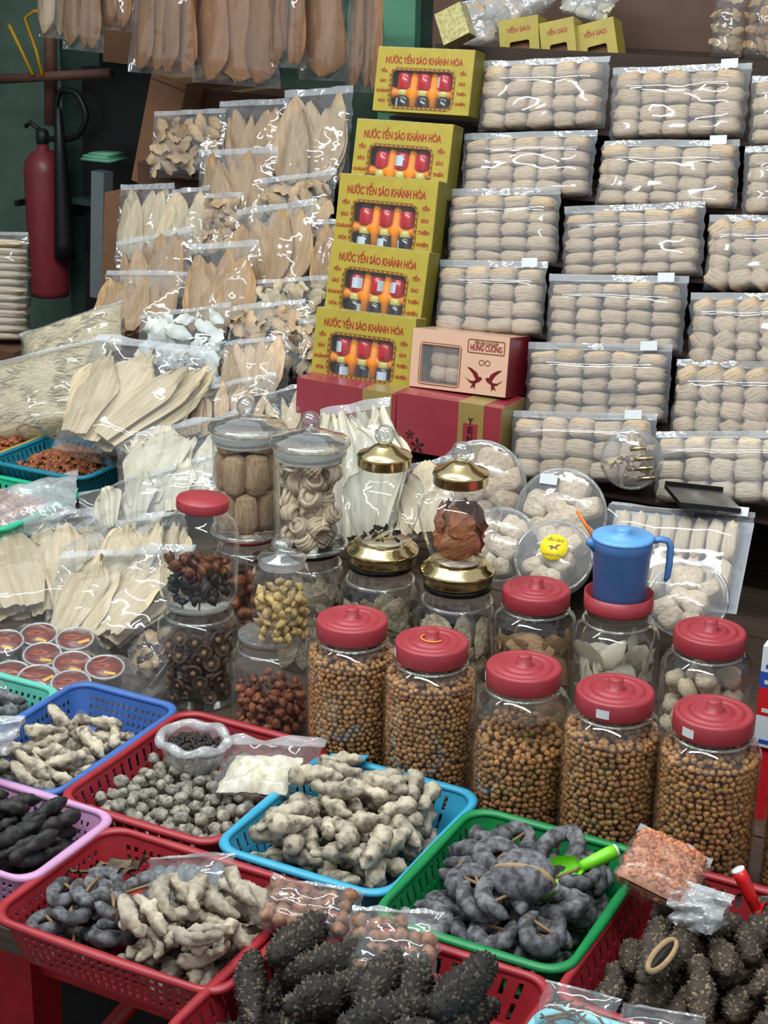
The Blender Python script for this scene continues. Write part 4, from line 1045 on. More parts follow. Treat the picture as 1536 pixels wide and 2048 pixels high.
# top shelf behind the rack
sh = struct('wall_partition', MB().box(float(atY(866, 40, 3.98)[0]), 1.6, 3.98, 4.02, 0, 3.0), 'maroon_board')
ts = tag(obj('shelf_board', MB().box(-.75, 1.2, 3.58, 3.96, 1.36, 1.385), 'dark_board', smooth=False), 'dark shelf board behind the top row of packs', 'shelf')
def small_yellow(bl, br, tl, tr, Y, lab):
    M, wb, wt, h = frame(bl, br, tl, tr, Y, Y + .02); o = thing('gift_box', lab, 'box', M, 'small yellow boxes on the back shelf')
    b = MB(); box_body(b, wb, .06, h, (-.25 * wb, .25 * wb, .08 * h, .45 * h), .005); obj('carton', b, 'yellow_card', o, smooth=False)
    obj('back_panel', MB().box(-.3 * wb, .3 * wb, .02, .022, .05 * h, .5 * h), 'cardboard', o, smooth=False)
    fit_text('YẾN SÀO', .6 * wb, h * .14, 'print_red', o, 0, h * .72)
small_yellow((1002, 116), (1080, 122), (996, 34), (1076, 38), 3.66, 'small yellow box on the back shelf nearest the mint post')
small_yellow((1086, 122), (1154, 128), (1076, 38), (1148, 42), 3.64, 'small yellow box in the middle of the back shelf')
small_yellow((1160, 126), (1238, 132), (1148, 42), (1226, 44), 3.66, 'small yellow box on the back shelf by the board')
M, wb, wt, h = frame((886, 76), (940, 80), (870, 22), (918, 10), 3.45, 3.47)
tag(obj('folded_packet', MB().box(-wb/2, wb/2, 0, .04, 0, h), 'yellow_card_top', M=M, smooth=False), 'pale yellow foil packet propped on the topmost yellow box', 'packet')
for q, (bl, br, tl, tr, lab, m) in enumerate([((930, 90), (1000, 96), (912, 0), (1000, -10), 'clear bag behind the foil packet', 'maw_pale'),
        ((1000, 36), (1120, 40), (900, -40), (1130, -60), 'brown bag hanging above the small yellow boxes', 'maw_pale'),
        ((1120, 40), (1210, 36), (1130, -50), (1260, -60), 'white wrapped bundle above the small yellow boxes', 'maw_white'),
        ((1420, 112), (1482, 116), (1434, -30), (1496, -30), 'pale-filled bag on the back shelf', 'maw_pale'),
        ((1490, 118), (1560, 120), (1500, -30), (1570, -30), 'golden-filled bag on the back shelf', 'maw_tan')]):
    M, wb, wt, h = frame(bl, br, tl, tr, 3.72 + .02 * q, 3.74 + .02 * q)
    make_bag('plastic_bag', lab, M, wb, wt, h, .08, 'film_milky' if q < 3 else 'film', 'film_seal', 'bags behind the rack', seal=.04, seed=q + 91, fill=.8)
    fill_flakes(M, wb, wt, h, .08, 3, 4, m, 'the ' + lab, top=.85)

# ================================================================== jars
LIDP = [(0, 0), (.0535, 0), (.0545, .002), (.0545, .024), (.0525, .0275), (.048, .0275), (.0465, .0262), (.041, .0262), (.0398, .0282), (.034, .0282), (.0328, .0268), (.027, .0268), (.0258, .0288), (.019, .0288), (.0105, .0290), (.0102, .043), (.0085, .0445), (0, .0445)]
LIDM = set_mat(MB().lathe(LIDP, 48).mesh('lid'), 'red_lid')
def jar_prof(r, h, neck, shoulder=.80):
    return [(0, .003), (r * .86, .002), (r * .96, .008), (r, .022), (r, h * shoulder), (r * .985, h * (shoulder + .035)), (r * .90, h * (shoulder + .085)), (neck * 1.04, h * (shoulder + .115)), (neck, h * (shoulder + .125)), (neck, h * .97), (neck * 1.06, h * .975), (neck * 1.06, h * .985)]
def open_lathe(prof, seg=40):
    b = MB(); n = len(prof); v = []
    for r, z in prof:
        for k in range(seg):
            a = 2 * math.pi * k / seg; v.append((r * math.cos(a), r * math.sin(a), z))
    b.add(v, [(i * seg + k, i * seg + (k + 1) % seg, (i + 1) * seg + (k + 1) % seg, (i + 1) * seg + k) for i in range(n - 1) for k in range(seg)]); return b
RIDGE = lambda r, z, k=.0018: MB().tube([(r * math.cos(a), r * math.sin(a), z) for a in np.linspace(0, 2 * math.pi, 41)], k, 6)
def red_jar(x, y, z, label, h=.262, r=.07, neck=.049, lid=True, yaw=0.0, sticker=None, flip=False, group='big jars with red screw lids', scale_lid=1.0, band=False):
    o = thing('storage_jar', label, 'jar', T(x, y, z) @ R(yaw, 'Z'), group)
    body = obj('glass_body', open_lathe(jar_prof(r, h * .94, neck)), 'glass', o)
    obj('shoulder_ring', RIDGE(neck * 1.10, h * .94 * .925, .0022), 'glass_thick', o)
    if flip:
        L = obj('lid', MB().lathe([(0, 0), (.054, 0), (.0545, .003), (.0545, .026), (.0525, .026), (.0515, .004), (0, .004)], 44), 'red_lid', o, T(0, 0, h - .012))
    elif lid:
        L = obj('lid', LIDM, None, o, T(0, 0, h - .0275) @ S(scale_lid, scale_lid, 1))
        if band: obj('rubber_band', MB().tube([(.016 * math.cos(a), .014 * math.sin(a), .0305) for a in np.linspace(1.5, 6.2, 24)], .0014, 6), 'rubber_band', L)
        if sticker is not None:
            b = MB(); aa = np.linspace(sticker - .17, sticker + .17, 7)
            b.add([(.0551 * math.cos(a), .0551 * math.sin(a), zz) for zz in (.006, .019) for a in aa], [(q, q + 1, q + 8, q + 7) for q in range(6)]); obj('price_label', b, 'paper_label', L)
    return o
# small dried scallops: wall layer, second layer and heap of every jar
BEAN = [lump(1, 8, 5, .24, 1.7, 90 + k, (1, .95, .85)) for k in range(3)]
BEANM = [set_mat(b.mesh('dried_scallop'), 'bean_one') for b in BEAN]
beans = []
def bean_fill(jar, x, y, z0, R_, zf, lab, br=.0050, slope=0.0, mat='bean'):
    pos = []; pitch = br * 1.88; nl = int((zf) / (pitch * .87))
    for j in range(nl):
        zz = z0 + br + j * pitch * .87; n = int(2 * math.pi * (R_ - br) / pitch)
        ring = rng.uniform(0, 6.28)
        for k in range(n):
            a = ring + 2 * math.pi * k / n + rng.normal(0, .10 / 5); 
            if zz - z0 > zf * (1 + slope * math.cos(a - 2.4)) : continue
            rr = R_ - br - abs(rng.normal(0, .0012)); pos.append((x + rr * math.cos(a), y + rr * math.sin(a), zz + rng.normal(0, .0011), a, br * rng.uniform(.85, 1.12)))
    r_ = R_ - 2.4 * br
    while r_ > 0:
        n = max(1, int(2 * math.pi * r_ / pitch))
        for k in range(n):
            a = 2 * math.pi * k / n + rng.normal(0, .1)
            pos.append((x + r_ * math.cos(a), y + r_ * math.sin(a), z0 + zf * (1 + slope * math.cos(a - 2.4) * r_ / R_) - br * .3 + rng.normal(0, .0018), a, br * rng.uniform(.9, 1.12)))
        r_ -= pitch * .95
    beans.append((lab, x, y, z0, R_ - 2 * br, zf, pos, mat, slope))
JZ = TZ
FRONT = [(-.187, 2.034, 'front scallop jar next to the small stacked jars', .205, 0, None, False),
         (-.046, 2.020, 'front scallop jar with a rubber band on its lid', .205, 0, 3.75, True),
         (.107, 2.006, 'front jar only two thirds full of dried scallops', .150, .09, 3.6, False),
         (.248, 1.996, 'front scallop jar with a forward price label', .200, .02, 4.75, False),
         (.388, 1.997, 'nearest jar of dried scallops, standing behind the pink shrimp bag', .205, 0, 4.35, False),
         (.535, 2.03, 'scallop jar cut off by the picture edge', .205, 0, None, False)]
for x, y, lab, zf, sl_, stk, band in FRONT:
    red_jar(x, y, JZ, lab, sticker=stk, band=band)
    bean_fill(None, x, y, JZ + .004, .0675, zf, lab, .0048 if x < 0 else .0053, sl_)
cand = []
for bi, (lab, x, y, z0, rc, zf, pos, mat, sl_) in enumerate(beans):
    for pi, p_ in enumerate(pos):
        d = CAM - np.array(p_[:3]); dist = np.linalg.norm(d); face = (d[0] * math.cos(p_[3]) + d[1] * math.sin(p_[3])) / dist
        rr = math.hypot(p_[0] - x, p_[1] - y)
        if face > .45 and rr > rc * .9 and bi < 5: cand.append((dist, bi, pi))
cand.sort(); pick = {(b, p_) for _, b, p_ in cand[:300]}
for bi, (lab, x, y, z0, rc, zf, pos, mat, sl_) in enumerate(beans):
    base = [np.array(b.v) for b in BEAN]; V = []; Fc = []; off = 0
    for pi, p_ in enumerate(pos):
        q = Matrix.Rotation(rng.uniform(0, 6.28), 3, 'Z') @ Matrix.Rotation(rng.uniform(0, 3.1), 3, 'X'); k = pi % 3
        if (bi, pi) in pick:
            o = obj('dried_scallop', BEANM[k]); o.matrix_world = T(p_[0], p_[1], p_[2]) @ q.to_4x4() @ S(p_[4])
            tag(o, 'dried scallop against the glass of the ' + lab.split(',')[0], 'dried scallop', 'dried scallops in the ' + lab.split(',')[0]); continue
        V.append(base[k] @ np.array(q).T * p_[4] + np.array(p_[:3])); Fc += [tuple(i + off for i in f) for f in BEAN[k].f]; off += len(base[k])
    m = bpy.data.meshes.new('dried_scallops'); m.from_pydata(np.vstack(V).tolist(), [], Fc); m.polygons.foreach_set('use_smooth', [True] * len(m.polygons)); set_mat(m, mat)
    o = obj('scallop_fill', m); tag(o, 'scallops filling the ' + lab.split(',')[0], 'dried scallops', kind='stuff')
    obj('filling_core', MB().lathe([(0, .004), (rc * .97, .004), (rc * .97, zf * (1 - abs(sl_)) - .008), (0, zf * (1 - abs(sl_)) - .008)], 24), 'bean_core', o, T(x, y, z0))

# jars of the second row, with their own contents dropped in piece by piece
def jar_fill(x, y, z0, rad, n, variants, mat, label, cat, group, name, scale=(.02, .02), zmax=.2, tries=6, sq=(1, 1, 1), core=True, shell=True):
    H = Heap(z0, disc_inside(x, y, rad)); top = z0
    for k in range(n):
        s = rnd.uniform(*scale); ch = np.array([(0, 0, 0, 1.0)]) * s
        def samp():
            a = rng.uniform(0, 6.283); r_ = (rad - s) * math.sqrt(rng.random()) if not shell else (rad - s) * (1 - abs(rng.normal(0, .25)) % 1)
            return x + r_ * math.cos(a), y + r_ * math.sin(a), rng.uniform(0, 6.28)
        M = H.drop(ch, tries, samp, .80, .6)
        if M is None: continue
        zt = M.translation.z
        if zt > z0 + zmax: continue
        M = T(M.translation) @ R(rnd.uniform(0, 6.28), 'Z') @ R(rnd.uniform(-1.2, 1.2), 'X') @ R(rnd.uniform(0, 6.28), 'Y') @ S(s * sq[0], s * sq[1], s * sq[2])
        place(name, variants[rnd.randrange(len(variants))], mat if isinstance(mat, str) else mat[0 if zt - z0 < zmax * .62 else 1], M, label, cat, group)
FL0 = [m.copy() for m in FLAKES]
for q, m in enumerate(FL0): m.transform(T(0, 0, -.5)); m.name = 'flake_c%d' % q
def jar_flakes(x, y, z0, rad, zmax, mat, label, cat, group, name, size=.045, meshes=None):
    rows = max(2, int(zmax / (size * .42)))
    for j in range(rows):
        for rr, n in ((rad - .012, 9), (rad * .45, 4)):
            if rr < rad * .5 and j < rows - 2: continue
            for k in range(n):
                a = 6.283 * (k + .5 * (j % 2)) / n + rnd.uniform(-.25, .25)
                if math.cos(a) * (CAM[0] - x) + math.sin(a) * (CAM[1] - y) < -.3 * math.hypot(CAM[0] - x, CAM[1] - y): continue
                s = size * rnd.uniform(.8, 1.15); zz = z0 + s * .42 + (zmax - s * .8) * j / max(1, rows - 1) + rnd.uniform(-.005, .005)
                Q = T(x + rr * math.cos(a), y + rr * math.sin(a), zz) @ R(a + math.pi / 2, 'Z') @ R(rnd.uniform(-.35, .35), 'X') @ R(rnd.uniform(0, 6.28), 'Y') @ S(s * .9, .016, s)
                place(name, (meshes or FL0)[rnd.randrange(8)], mat, Q, label, cat, group)
red_jar(.010, 2.288, JZ, 'red-lidded jar of brown fried-looking maw pieces beside the gold-lidded stacks', sticker=None)
jar_flakes(.010, 2.288, JZ + .005, .066, .20, 'maw_tan', 'brown maw piece in the red-lidded jar beside the gold stacks', 'fish maw', 'pieces in the jar beside the gold stacks', 'dried_fish_maw', .08)
red_jar(.142, 2.305, JZ, 'jar of pale chips with its red lid upturned under the blue pitcher', flip=True)
jar_flakes(.142, 2.305, JZ + .005, .066, .205, 'maw_white', 'pale chip in the jar under the blue pitcher', 'dried food', 'chips in the jar under the pitcher', 'dried_chip', .068)
red_jar(.303, 2.262, JZ, 'red-lidded jar of round cream nests behind the nearest jar')
jar_fill(.303, 2.262, JZ + .005, .066, 44, LUMPS, 'nest_white', 'round cream nest in the red-lidded jar behind the nearest jar', 'nest', 'nests in the jar behind the nearest jar', 'round_nest', (.017, .022), .2)
# blue pitcher on the upturned lid
zl = JZ + .262 - .012 + .004
o = thing('pitcher', 'blue plastic pitcher with lid and handle standing in the upturned red lid', 'pitcher', T(.142, 2.305, zl) @ R(math.radians(27), 'Z'))
obj('body', MB().lathe([(0, 0), (.0385, 0), (.040, .002), (.0455, .095), (.0465, .096), (.0465, .108), (.047, .113), (.044, .113), (.040, .006), (0, .006)], 40), 'blue_plastic', o)
ld = obj('lid', MB().lathe([(0, .111), (.0475, .111), (.0485, .113), (.0475, .116), (.044, .1175), (.011, .120), (.0115, .126), (.0095, .128), (0, .128)], 40), 'blue_lid', o)
obj('handle', MB().tube([(.044, 0, .108), (.058, 0, .111), (.069, 0, .109), (.0745, 0, .100), (.0745, 0, .070), (.073, 0, .048), (.070, 0, .042)], [.007, .0075, .0075, .008, .008, .007, .004], 10, .7), 'blue_plastic', o)
obj('spout', MB().tube([(-.040, -.004, .095), (-.050, -.006, .105), (-.056, -.006, .108)], [.008, .007, .006], 8), 'blue_plastic', o)
p0 = np.array([.142, 2.305, zl]); a_ = atY(1192, 1082, 2.29); b_ = atY(1154, 1022, 2.30)
tag(obj('plastic_stick', MB().tube([a_, b_], .0028, 8), 'orange_plastic'), 'orange plastic stick poking from the pitcher spout', 'stick')

# stacked glass jars
def lid_glass(o, z, r, knob=.018, gasket=True, mat='silver_glass'):
    if gasket: obj('gasket', MB().lathe([(r * .90, z - .014), (r * .92, z - .014), (r * .92, z), (r * .90, z)], 36, True), 'frosted', o)
    L = obj('stopper', MB().lathe([(0, z), (r, z), (r * 1.02, z + .004), (r * 1.0, z + .009), (r * .93, z + .012), (r * .62, z + .017), (r * .58, z + .020), (r * .30, z + .024), (knob * .62, z + .028)], 40), 'glass_thick', o)
    K = [(knob * .62 * 1, z + .027)] + [(max(.0005, knob * math.sin(t_)), z + .027 + knob * .85 - knob * math.cos(t_)) for t_ in np.linspace(.7, math.pi, 12)]
    obj('knob', MB().lathe(K, 22), 'glass_thick', L)
    return L
def tall_jar(x, y, z, h, r, label):
    o = thing('glass_canister', label, 'jar', T(x, y, z), 'tall stoppered glass canisters')
    obj('glass_body', open_lathe([(0, .004), (r * 1.04, .0), (r * 1.06, .006), (r, .014), (r * .99, h * .5), (r, h)], 40), 'glass', o)
    obj('foot_ring', RIDGE(r * 1.04, .005, .004), 'glass_thick', o)
    obj('neck_band', open_lathe([(r * .985, h - .022), (r * .985, h - .002)], 36), 'frosted', o)
    lid_glass(o, h, r * 1.12); return o
t1 = (-.614, 2.42, .600); t2 = (-.450, 2.365, .622)
tall_jar(*t1, .195, .062, 'tall stoppered canister of upright noodle bundles')
tall_jar(*t2, .185, .062, 'tall stoppered canister of pale thread balls')
for j, (cnt, z_) in enumerate(((6, .012), (6, .085))):
    for k in range(cnt):
        a = 6.283 * k / cnt + j * .5; rr = .038
        Q = T(t1[0] + rr * math.cos(a), t1[1] + rr * math.sin(a), t1[2] + z_ + .036) @ R(a, 'Z') @ S(.04, .044, .075)
        place('noodle_bundle', NESTS[k % 7], 'noodle_roll', Q, 'brown noodle bundle in the tall canister', 'noodles', 'bundles in the tall canister')
for k in range(3):
    a = 2.1 * k; place('noodle_bundle', NESTS[k], 'noodle_roll', T(t1[0] + .026 * math.cos(a), t1[1] + .026 * math.sin(a), t1[2] + .172) @ R(a, 'Z') @ S(.062, .045, .030), 'brown noodle bundle in the tall canister', 'noodles', 'bundles in the tall canister')
jar_fill(t2[0], t2[1], t2[2] + .008, .060, 70, COILS, 'nest_white', 'pale thread ball in the stoppered canister', 'nest', 'balls in the stoppered canister', 'thread_ball', (.0165, .0195), .158, sq=(2.1, 2.1, 2.1), shell=False)
def lower_jar(x, y, h, r, label, lidmat=None, group='squat glass jars under other jars'):
    o = thing('storage_jar', label, 'jar', T(x, y, JZ), group)
    obj('glass_body', open_lathe([(0, .003), (r * .9, .002), (r * .98, .01), (r, .03), (r, h * .74), (r * .97, h * .80), (r * .82, h * .86), (r * .76, h * .88), (r * .76, h * .97)], 40), 'glass', o)
    obj('shoulder_ring', RIDGE(r * .82, h * .86, .003), 'glass_thick', o)
    obj('lid', MB().lathe([(0, h * .96), (r * .80, h * .96), (r * .80, h * .995), (r * .76, h), (0, h)], 36), lidmat or 'clear_plastic', o)
    return o
lower_jar(-.614, 2.42, .198, .066, 'dim glass jar of reddish pieces under the noodle canister', 'red_lid')
jar_fill(-.614, 2.42, JZ + .005, .062, 40, CHUNKS, 'red_bits', 'reddish piece in the dim jar under the noodle canister', 'dried food', 'pieces in the dim reddish jar', 'dried_piece', (.014, .02), .14)
lower_jar(-.450, 2.365, .220, .066, 'dim glass jar of grey fungus under the thread-ball canister', 'black_case')
jar_flakes(-.450, 2.365, JZ + .005, .062, .165, 'fungus', 'grey fungus flake in the dim jar under the thread-ball canister', 'fungus', 'fungus in the dim jar', 'dried_fungus', .07)
lower_jar(-.283, 2.312, .244, .070, 'squat jar of beige fungus under the star-anise jar', 'black_case')
jar_flakes(-.283, 2.312, JZ + .005, .066, .185, 'fungus', 'beige fungus flake under the star-anise jar', 'fungus', 'fungus under the star-anise jar', 'dried_fungus', .07)
lower_jar(-.130, 2.292, .244, .070, 'squat jar of pale ruffled fungus under the brown-peel jar', 'black_case')
jar_flakes(-.130, 2.292, JZ + .005, .066, .185, 'fungus', 'pale ruffled fungus flake under the brown-peel jar', 'fungus', 'fungus under the brown-peel jar', 'dried_fungus', .072)
def gold_jar(x, y, z, label):
    o = thing('glass_urn', label, 'jar', T(x, y, z), 'gold-lidded glass urns')
    obj('gold_foot', MB().lathe([(.0, 0), (.056, 0), (.058, .004), (.058, .016), (.062, .018), (.060, .024), (.052, .028), (.050, .034), (.044, .037), (0, .037)], 44), 'gold', o)
    obj('glass_body', open_lathe([(0, .038), (.040, .038), (.046, .046), (.052, .062), (.062, .090), (.068, .115), (.068, .128), (.060, .143), (.046, .152), (.042, .156), (.042, .172)], 44), 'glass', o)
    L = obj('gold_lid', MB().lathe([(0, .168), (.043, .168), (.0445, .170), (.0445, .183), (.0465, .185), (.044, .189), (.030, .194), (.018, .203), (.012, .206), (0, .206)], 40), 'gold', o)
    k = MB(); seg = 40; rows = 14; kb = .0165; v = []
    for j in range(rows):
        th = .35 + (math.pi - .35) * j / (rows - 1)
        for i in range(seg):
            a = 6.28318 * i / seg; rr = kb * math.sin(th) * (1 + .06 * math.cos(10 * a)); v.append((max(rr, 1e-4) * math.cos(a), max(rr, 1e-4) * math.sin(a), .205 + kb - kb * math.cos(th)))
    k.add(v, [(j * seg + i, j * seg + (i + 1) % seg, (j + 1) * seg + (i + 1) % seg, (j + 1) * seg + i) for j in range(rows - 1) for i in range(seg)])
    obj('crystal_knob', k, 'glass_thick', L)
g1 = (-.278, 2.31, JZ + .245); g2 = (-.130, 2.29, JZ + .245)
gold_jar(*g1, 'gold-lidded glass urn nearly empty but for star anise')
gold_jar(*g2, 'gold-lidded glass urn half full of brown peel')
jar_fill(g1[0], g1[1], g1[2] + .040, .046, 16, FL0, 'dark_fungus', 'dark star anise scrap in the gold-lidded urn', 'star anise', 'scraps in the gold-lidded urn', 'star_anise', (.008, .011), .05, sq=(1.6, 1.2, 1.6), shell=False)
for k in range(14):
    a = 6.283 * k / 7 + .3 * (k > 6); Q = T(g2[0] + .034 * math.cos(a), g2[1] + .034 * math.sin(a), g2[2] + .050 + (.028 if k > 6 else 0)) @ R(a + 1.57, 'Z') @ R(rnd.uniform(-.5, .5), 'Y') @ R(-.2, 'X') @ S(.075, .034, .06)
    place('dried_peel', FLAKES[k % 8], 'brown_peel', Q, 'brown curled peel in the gold-lidded urn', 'dried peel', 'peel in the gold-lidded urn')
# red-capped jar on the mushroom jar
mj = (-.54, 2.145); lower_jar(*mj, .180, .070, 'squat jar of whole dried mushrooms under the red-capped jar', 'clear_plastic')
MUSH = MB().lathe([(0, .25), (.5, .22), (.85, .05), (1.0, -.25), (.92, -.42), (.75, -.36), (.4, -.2), (.0, -.15)], 14).mesh('mushroom'); STEMM = set_mat(MB().lathe([(.32, -.2), (.30, -.75), (.2, -.8), (0, -.8)], 10).mesh('stem'), 'mushroom_stem'); set_mat(MUSH, 'mushroom_cap')
def mush_fill(x, y, z0, rad, n, zmax, lab):
    H = Heap(z0, disc_inside(x, y, rad))
    for k in range(n):
        s = rnd.uniform(.0125, .0155)
        def samp():
            a = rng.uniform(0, 6.283); r_ = (rad - s) * (1 - abs(rng.normal(0, .2)) % 1); return x + r_ * math.cos(a), y + r_ * math.sin(a), a
        M = H.drop(np.array([(0, 0, 0, s)]), 6, samp, .82, .2)
        if M is None or M.translation.z > z0 + zmax: continue
        p_ = M.translation; a = math.atan2(p_.y - y, p_.x - x)
        o = thing('dried_mushroom', lab, 'mushroom', T(p_) @ R(a, 'Z') @ R(-math.pi / 2 + rnd.uniform(-.7, .7), 'Y') @ R(rnd.uniform(-.6, .6), 'X') @ S(s), 'mushrooms in the squat jar')
        obj('cap', MUSH, None, o); obj('stem', STEMM, None, o)
mush_fill(*mj, JZ + .005, .066, 85, .125, 'round brown dried mushroom in the jar under the red-capped jar')
ub = thing('storage_jar', 'glass jar with a plain red cap, a third full of dark dried fruit', 'jar', T(mj[0], mj[1], JZ + .181) @ R(.05, 'Y') @ R(-.03, 'X'))
obj('glass_body', open_lathe([(0, .003), (.056, .002), (.064, .010), (.066, .025), (.064, .11), (.061, .128), (.052, .145), (.042, .152), (.041, .165)], 40), 'glass', ub)
obj('cap', MB().lathe([(0, .162), (.043, .162), (.0435, .164), (.0435, .177), (.042, .1795), (0, .1795)], 36), 'red_lid', ub)
jar_fill(mj[0], mj[1], JZ + .186, .060, 80, CHUNKS, ('dark_fruit', 'amber_fruit'), 'dark shrivelled dried fruit in the red-capped jar', 'dried fruit', 'fruit in the red-capped jar', 'dried_fruit', (.009, .013), .07, shell=False)
# eight-sided stoppered jar on the jar of red bits
bj = (-.365, 2.092); lower_jar(*bj, .178, .068, 'squat jar of reddish-brown dried pieces under the eight-sided jar', 'clear_plastic')
jar_fill(*bj, JZ + .005, .064, 130, CHUNKS + LUMPS[:2], 'red_bits', 'reddish-brown dried piece in the jar under the eight-sided jar', 'dried food', 'pieces under the eight-sided jar', 'dried_piece', (.0085, .0115), .122)
oj = thing('glass_jar', 'small eight-sided stoppered glass jar of yellow chips', 'jar', T(-.335, 2.075, JZ + .179) @ R(.2, 'Z'))
oct_ = MB()
P8 = [(0, .002), (.048, .002), (.052, .008), (.052, .105), (.045, .120), (.038, .126), (.037, .132)]
v = []
for r_, z_ in P8:
    for k in range(8): v.append((r_ * math.cos(.785 * k), r_ * math.sin(.785 * k), z_))
oct_.add(v, [(i * 8 + k, i * 8 + (k + 1) % 8, (i + 1) * 8 + (k + 1) % 8, (i + 1) * 8 + k) for i in range(6) for k in range(8)])
obj('glass_body', oct_, 'glass', oj, smooth=False)
obj('gasket', open_lathe([(.036, .126), (.038, .138)], 32), 'frosted', oj)
L = obj('stopper', MB().lathe([(0, .137), (.038, .137), (.039, .139), (.036, .142), (.014, .1455), (.010, .150), (.010, .155)], 36), 'glass_thick', oj)
obj('knob', MB().lathe([(.010, .154), (.0155, .158), (.017, .164), (.014, .169), (0, .170)], 18), 'glass_thick', L)
jar_fill(-.335, 2.075, JZ + .184, .047, 120, CHUNKS, 'yellow_chip', 'yellow dried chip in the small eight-sided jar', 'dried food', 'chips in the eight-sided jar', 'dried_chip', (.0075, .0105), .078, sq=(1.1, 1, 1.3), shell=False)

# ================================================================== round tubs and the flat pack in front of the rack
def round_tub(px, py, Y, rad, tilt, label, mat, n, sticker=None, yaw=0.0, label_=None):
    c = atY(px, py, Y); M = T(c) @ R(yaw, 'Z') @ R(math.pi / 2 - tilt, 'X')      # disc facing the shopper
    o = thing('round_tub', label, 'tub', M, 'round clear plastic tubs')
    obj('tub_body', open_lathe([(0, -.035), (rad * .86, -.035), (rad * .93, -.03), (rad, 0), (rad * 1.03, .001), (rad * 1.03, .007), (rad * .98, .008), (rad * .93, .014), (0, .016)], 44), 'clear_plastic', o)
    obj('rim', MB().tube([(rad * 1.0 * math.cos(a), rad * 1.0 * math.sin(a), .004) for a in np.linspace(0, 6.2832, 45)], .0028, 6), 'glass_thick', o)
    for k in range(n):
        a = 6.283 * k / n + rnd.uniform(-.2, .2); r_ = rad * (.60 if k % 4 else .2); s = rad * (rnd.uniform(.55, .7) if mat.startswith('nest') else 1.1)
        Q = M @ T(r_ * math.cos(a), r_ * math.sin(a), -.012) @ R(a, 'Z') @ S(s, s * .8, .042)
        place('dried_nest', (NESTS if mat.startswith('nest') else FL0)[k % 7], mat, Q, 'cream piece packed in the ' + label, 'nest', 'pieces in the ' + label)
    if sticker == 'yellow':
        s = obj('round_sticker', MB().lathe([(0, .0162), (.024, .0162), (.024, .0168), (0, .0168)], 32), 'sticker_yellow', o, T(0, .012, 0))
        ring = text_mesh('YẾN SÀO', .007); m_ = obj('lettering', ring, 'print_brown', s, T(0, .013, .0169)); 
        obj('lettering', text_mesh('KHÁNH HÒA', .006), 'print_brown', s, T(0, -.015, .0169))
        obj('printed_swallow', MB().add([(x * .03, z * .03, .0170) for x, z in ((-.4, .0), (-.15, .12), (0, .02), (.15, .2), (.4, .22), (.15, .02), (.3, -.15), (0, -.06), (-.2, -.2), (-.2, -.02))], [tuple(range(10))[::-1]]), 'print_brown', s, smooth=False)
    if sticker == 'white': obj('price_label', MB().box(-.016, .016, -.009, .009, .016, .0168), 'paper_label', o, T(-rad * .35, rad * .72, 0), smooth=False)
    if sticker == 'twig':
        for k in range(4): obj('decoration', MB().tube([(rnd.uniform(-.02, .02) + .01, .02 - .018 * k, .017), (rnd.uniform(-.02, .02) + .03, .026 - .018 * k, .018)], .004, 6), 'gold', o)
    return o
round_tub(960, 975, 2.72, .088, .35, 'round tub half hidden behind the gold-lidded urn', 'nest', 12, None, .2)
round_tub(1122, 1030, 2.62, .082, .42, 'round tub of nests in a wheel, with a white label', 'nest_white', 12, 'white', .1)
round_tub(1000, 1090, 2.50, .066, .6, 'round tub behind the red-lidded jar of maw', 'nest_white', 9, None, .2)
round_tub(1108, 1115, 2.48, .066, .75, 'round tub with a yellow sticker', 'nest_white', 9, 'yellow', .15)
round_tub(1375, 1200, 2.46, .066, .75, 'round tub behind the jar of round nests', 'nest_white', 9, None, .05)
round_tub(1264, 918, 2.80, .055, .15, 'small round tub propped high against the lowest packs', 'maw_cream', 10, 'twig', .3)
# flat pack of strips with a white backing
M, wb, wt, h = frame((1188, 1170), (1466, 1226), (1228, 984), (1508, 1042), 2.56, 2.70)
o = make_bag('nest_pack', 'large tilted flat pack of pale strips beside the blue pitcher', M, wb, wt, h, .05, 'film_rack', 'film_seal', None, seal=.04, p=7, wr=.003, seed=5.5, low=.03, fill=.97)
obj('backing_card', MB().box(-wb/2, wb/2, .026, .028, 0, h * .97), 'white_panel', o, smooth=False)
obj('price_label', MB().box(-.016, .016, -.0015, 0, -.009, .009), 'paper_label', o, T(wt * .40, -.016, h * .95), smooth=False)
for i in range(8):
    for j in range(2):
        Q = M @ T(-wb * .44 + wb * .88 * (i + .5) / 8, 0, h * (.24 + .42 * j)) @ R(rnd.uniform(-.05, .05) + math.pi / 2, 'Y') @ S(h * .42, .04, wb * .105)
        place('dried_strip', NESTS[(i + j) % 7], 'nest_white', Q, 'pale bundled strip in the large tilted flat pack', 'nest', 'strips in the tilted flat pack')
M, wb, wt, h = frame((1362, 1000), (1482, 1022), (1330, 962), (1446, 986), 2.66, 2.80)
tag(obj('black_tray', MB().box(-wb/2, wb/2, 0, .008, 0, h).box(-wb/2, wb/2, -.006, .0, h - .004, h), 'black_case', M=M, smooth=False), 'thin black tray lying on top of the tilted flat pack', 'tray')
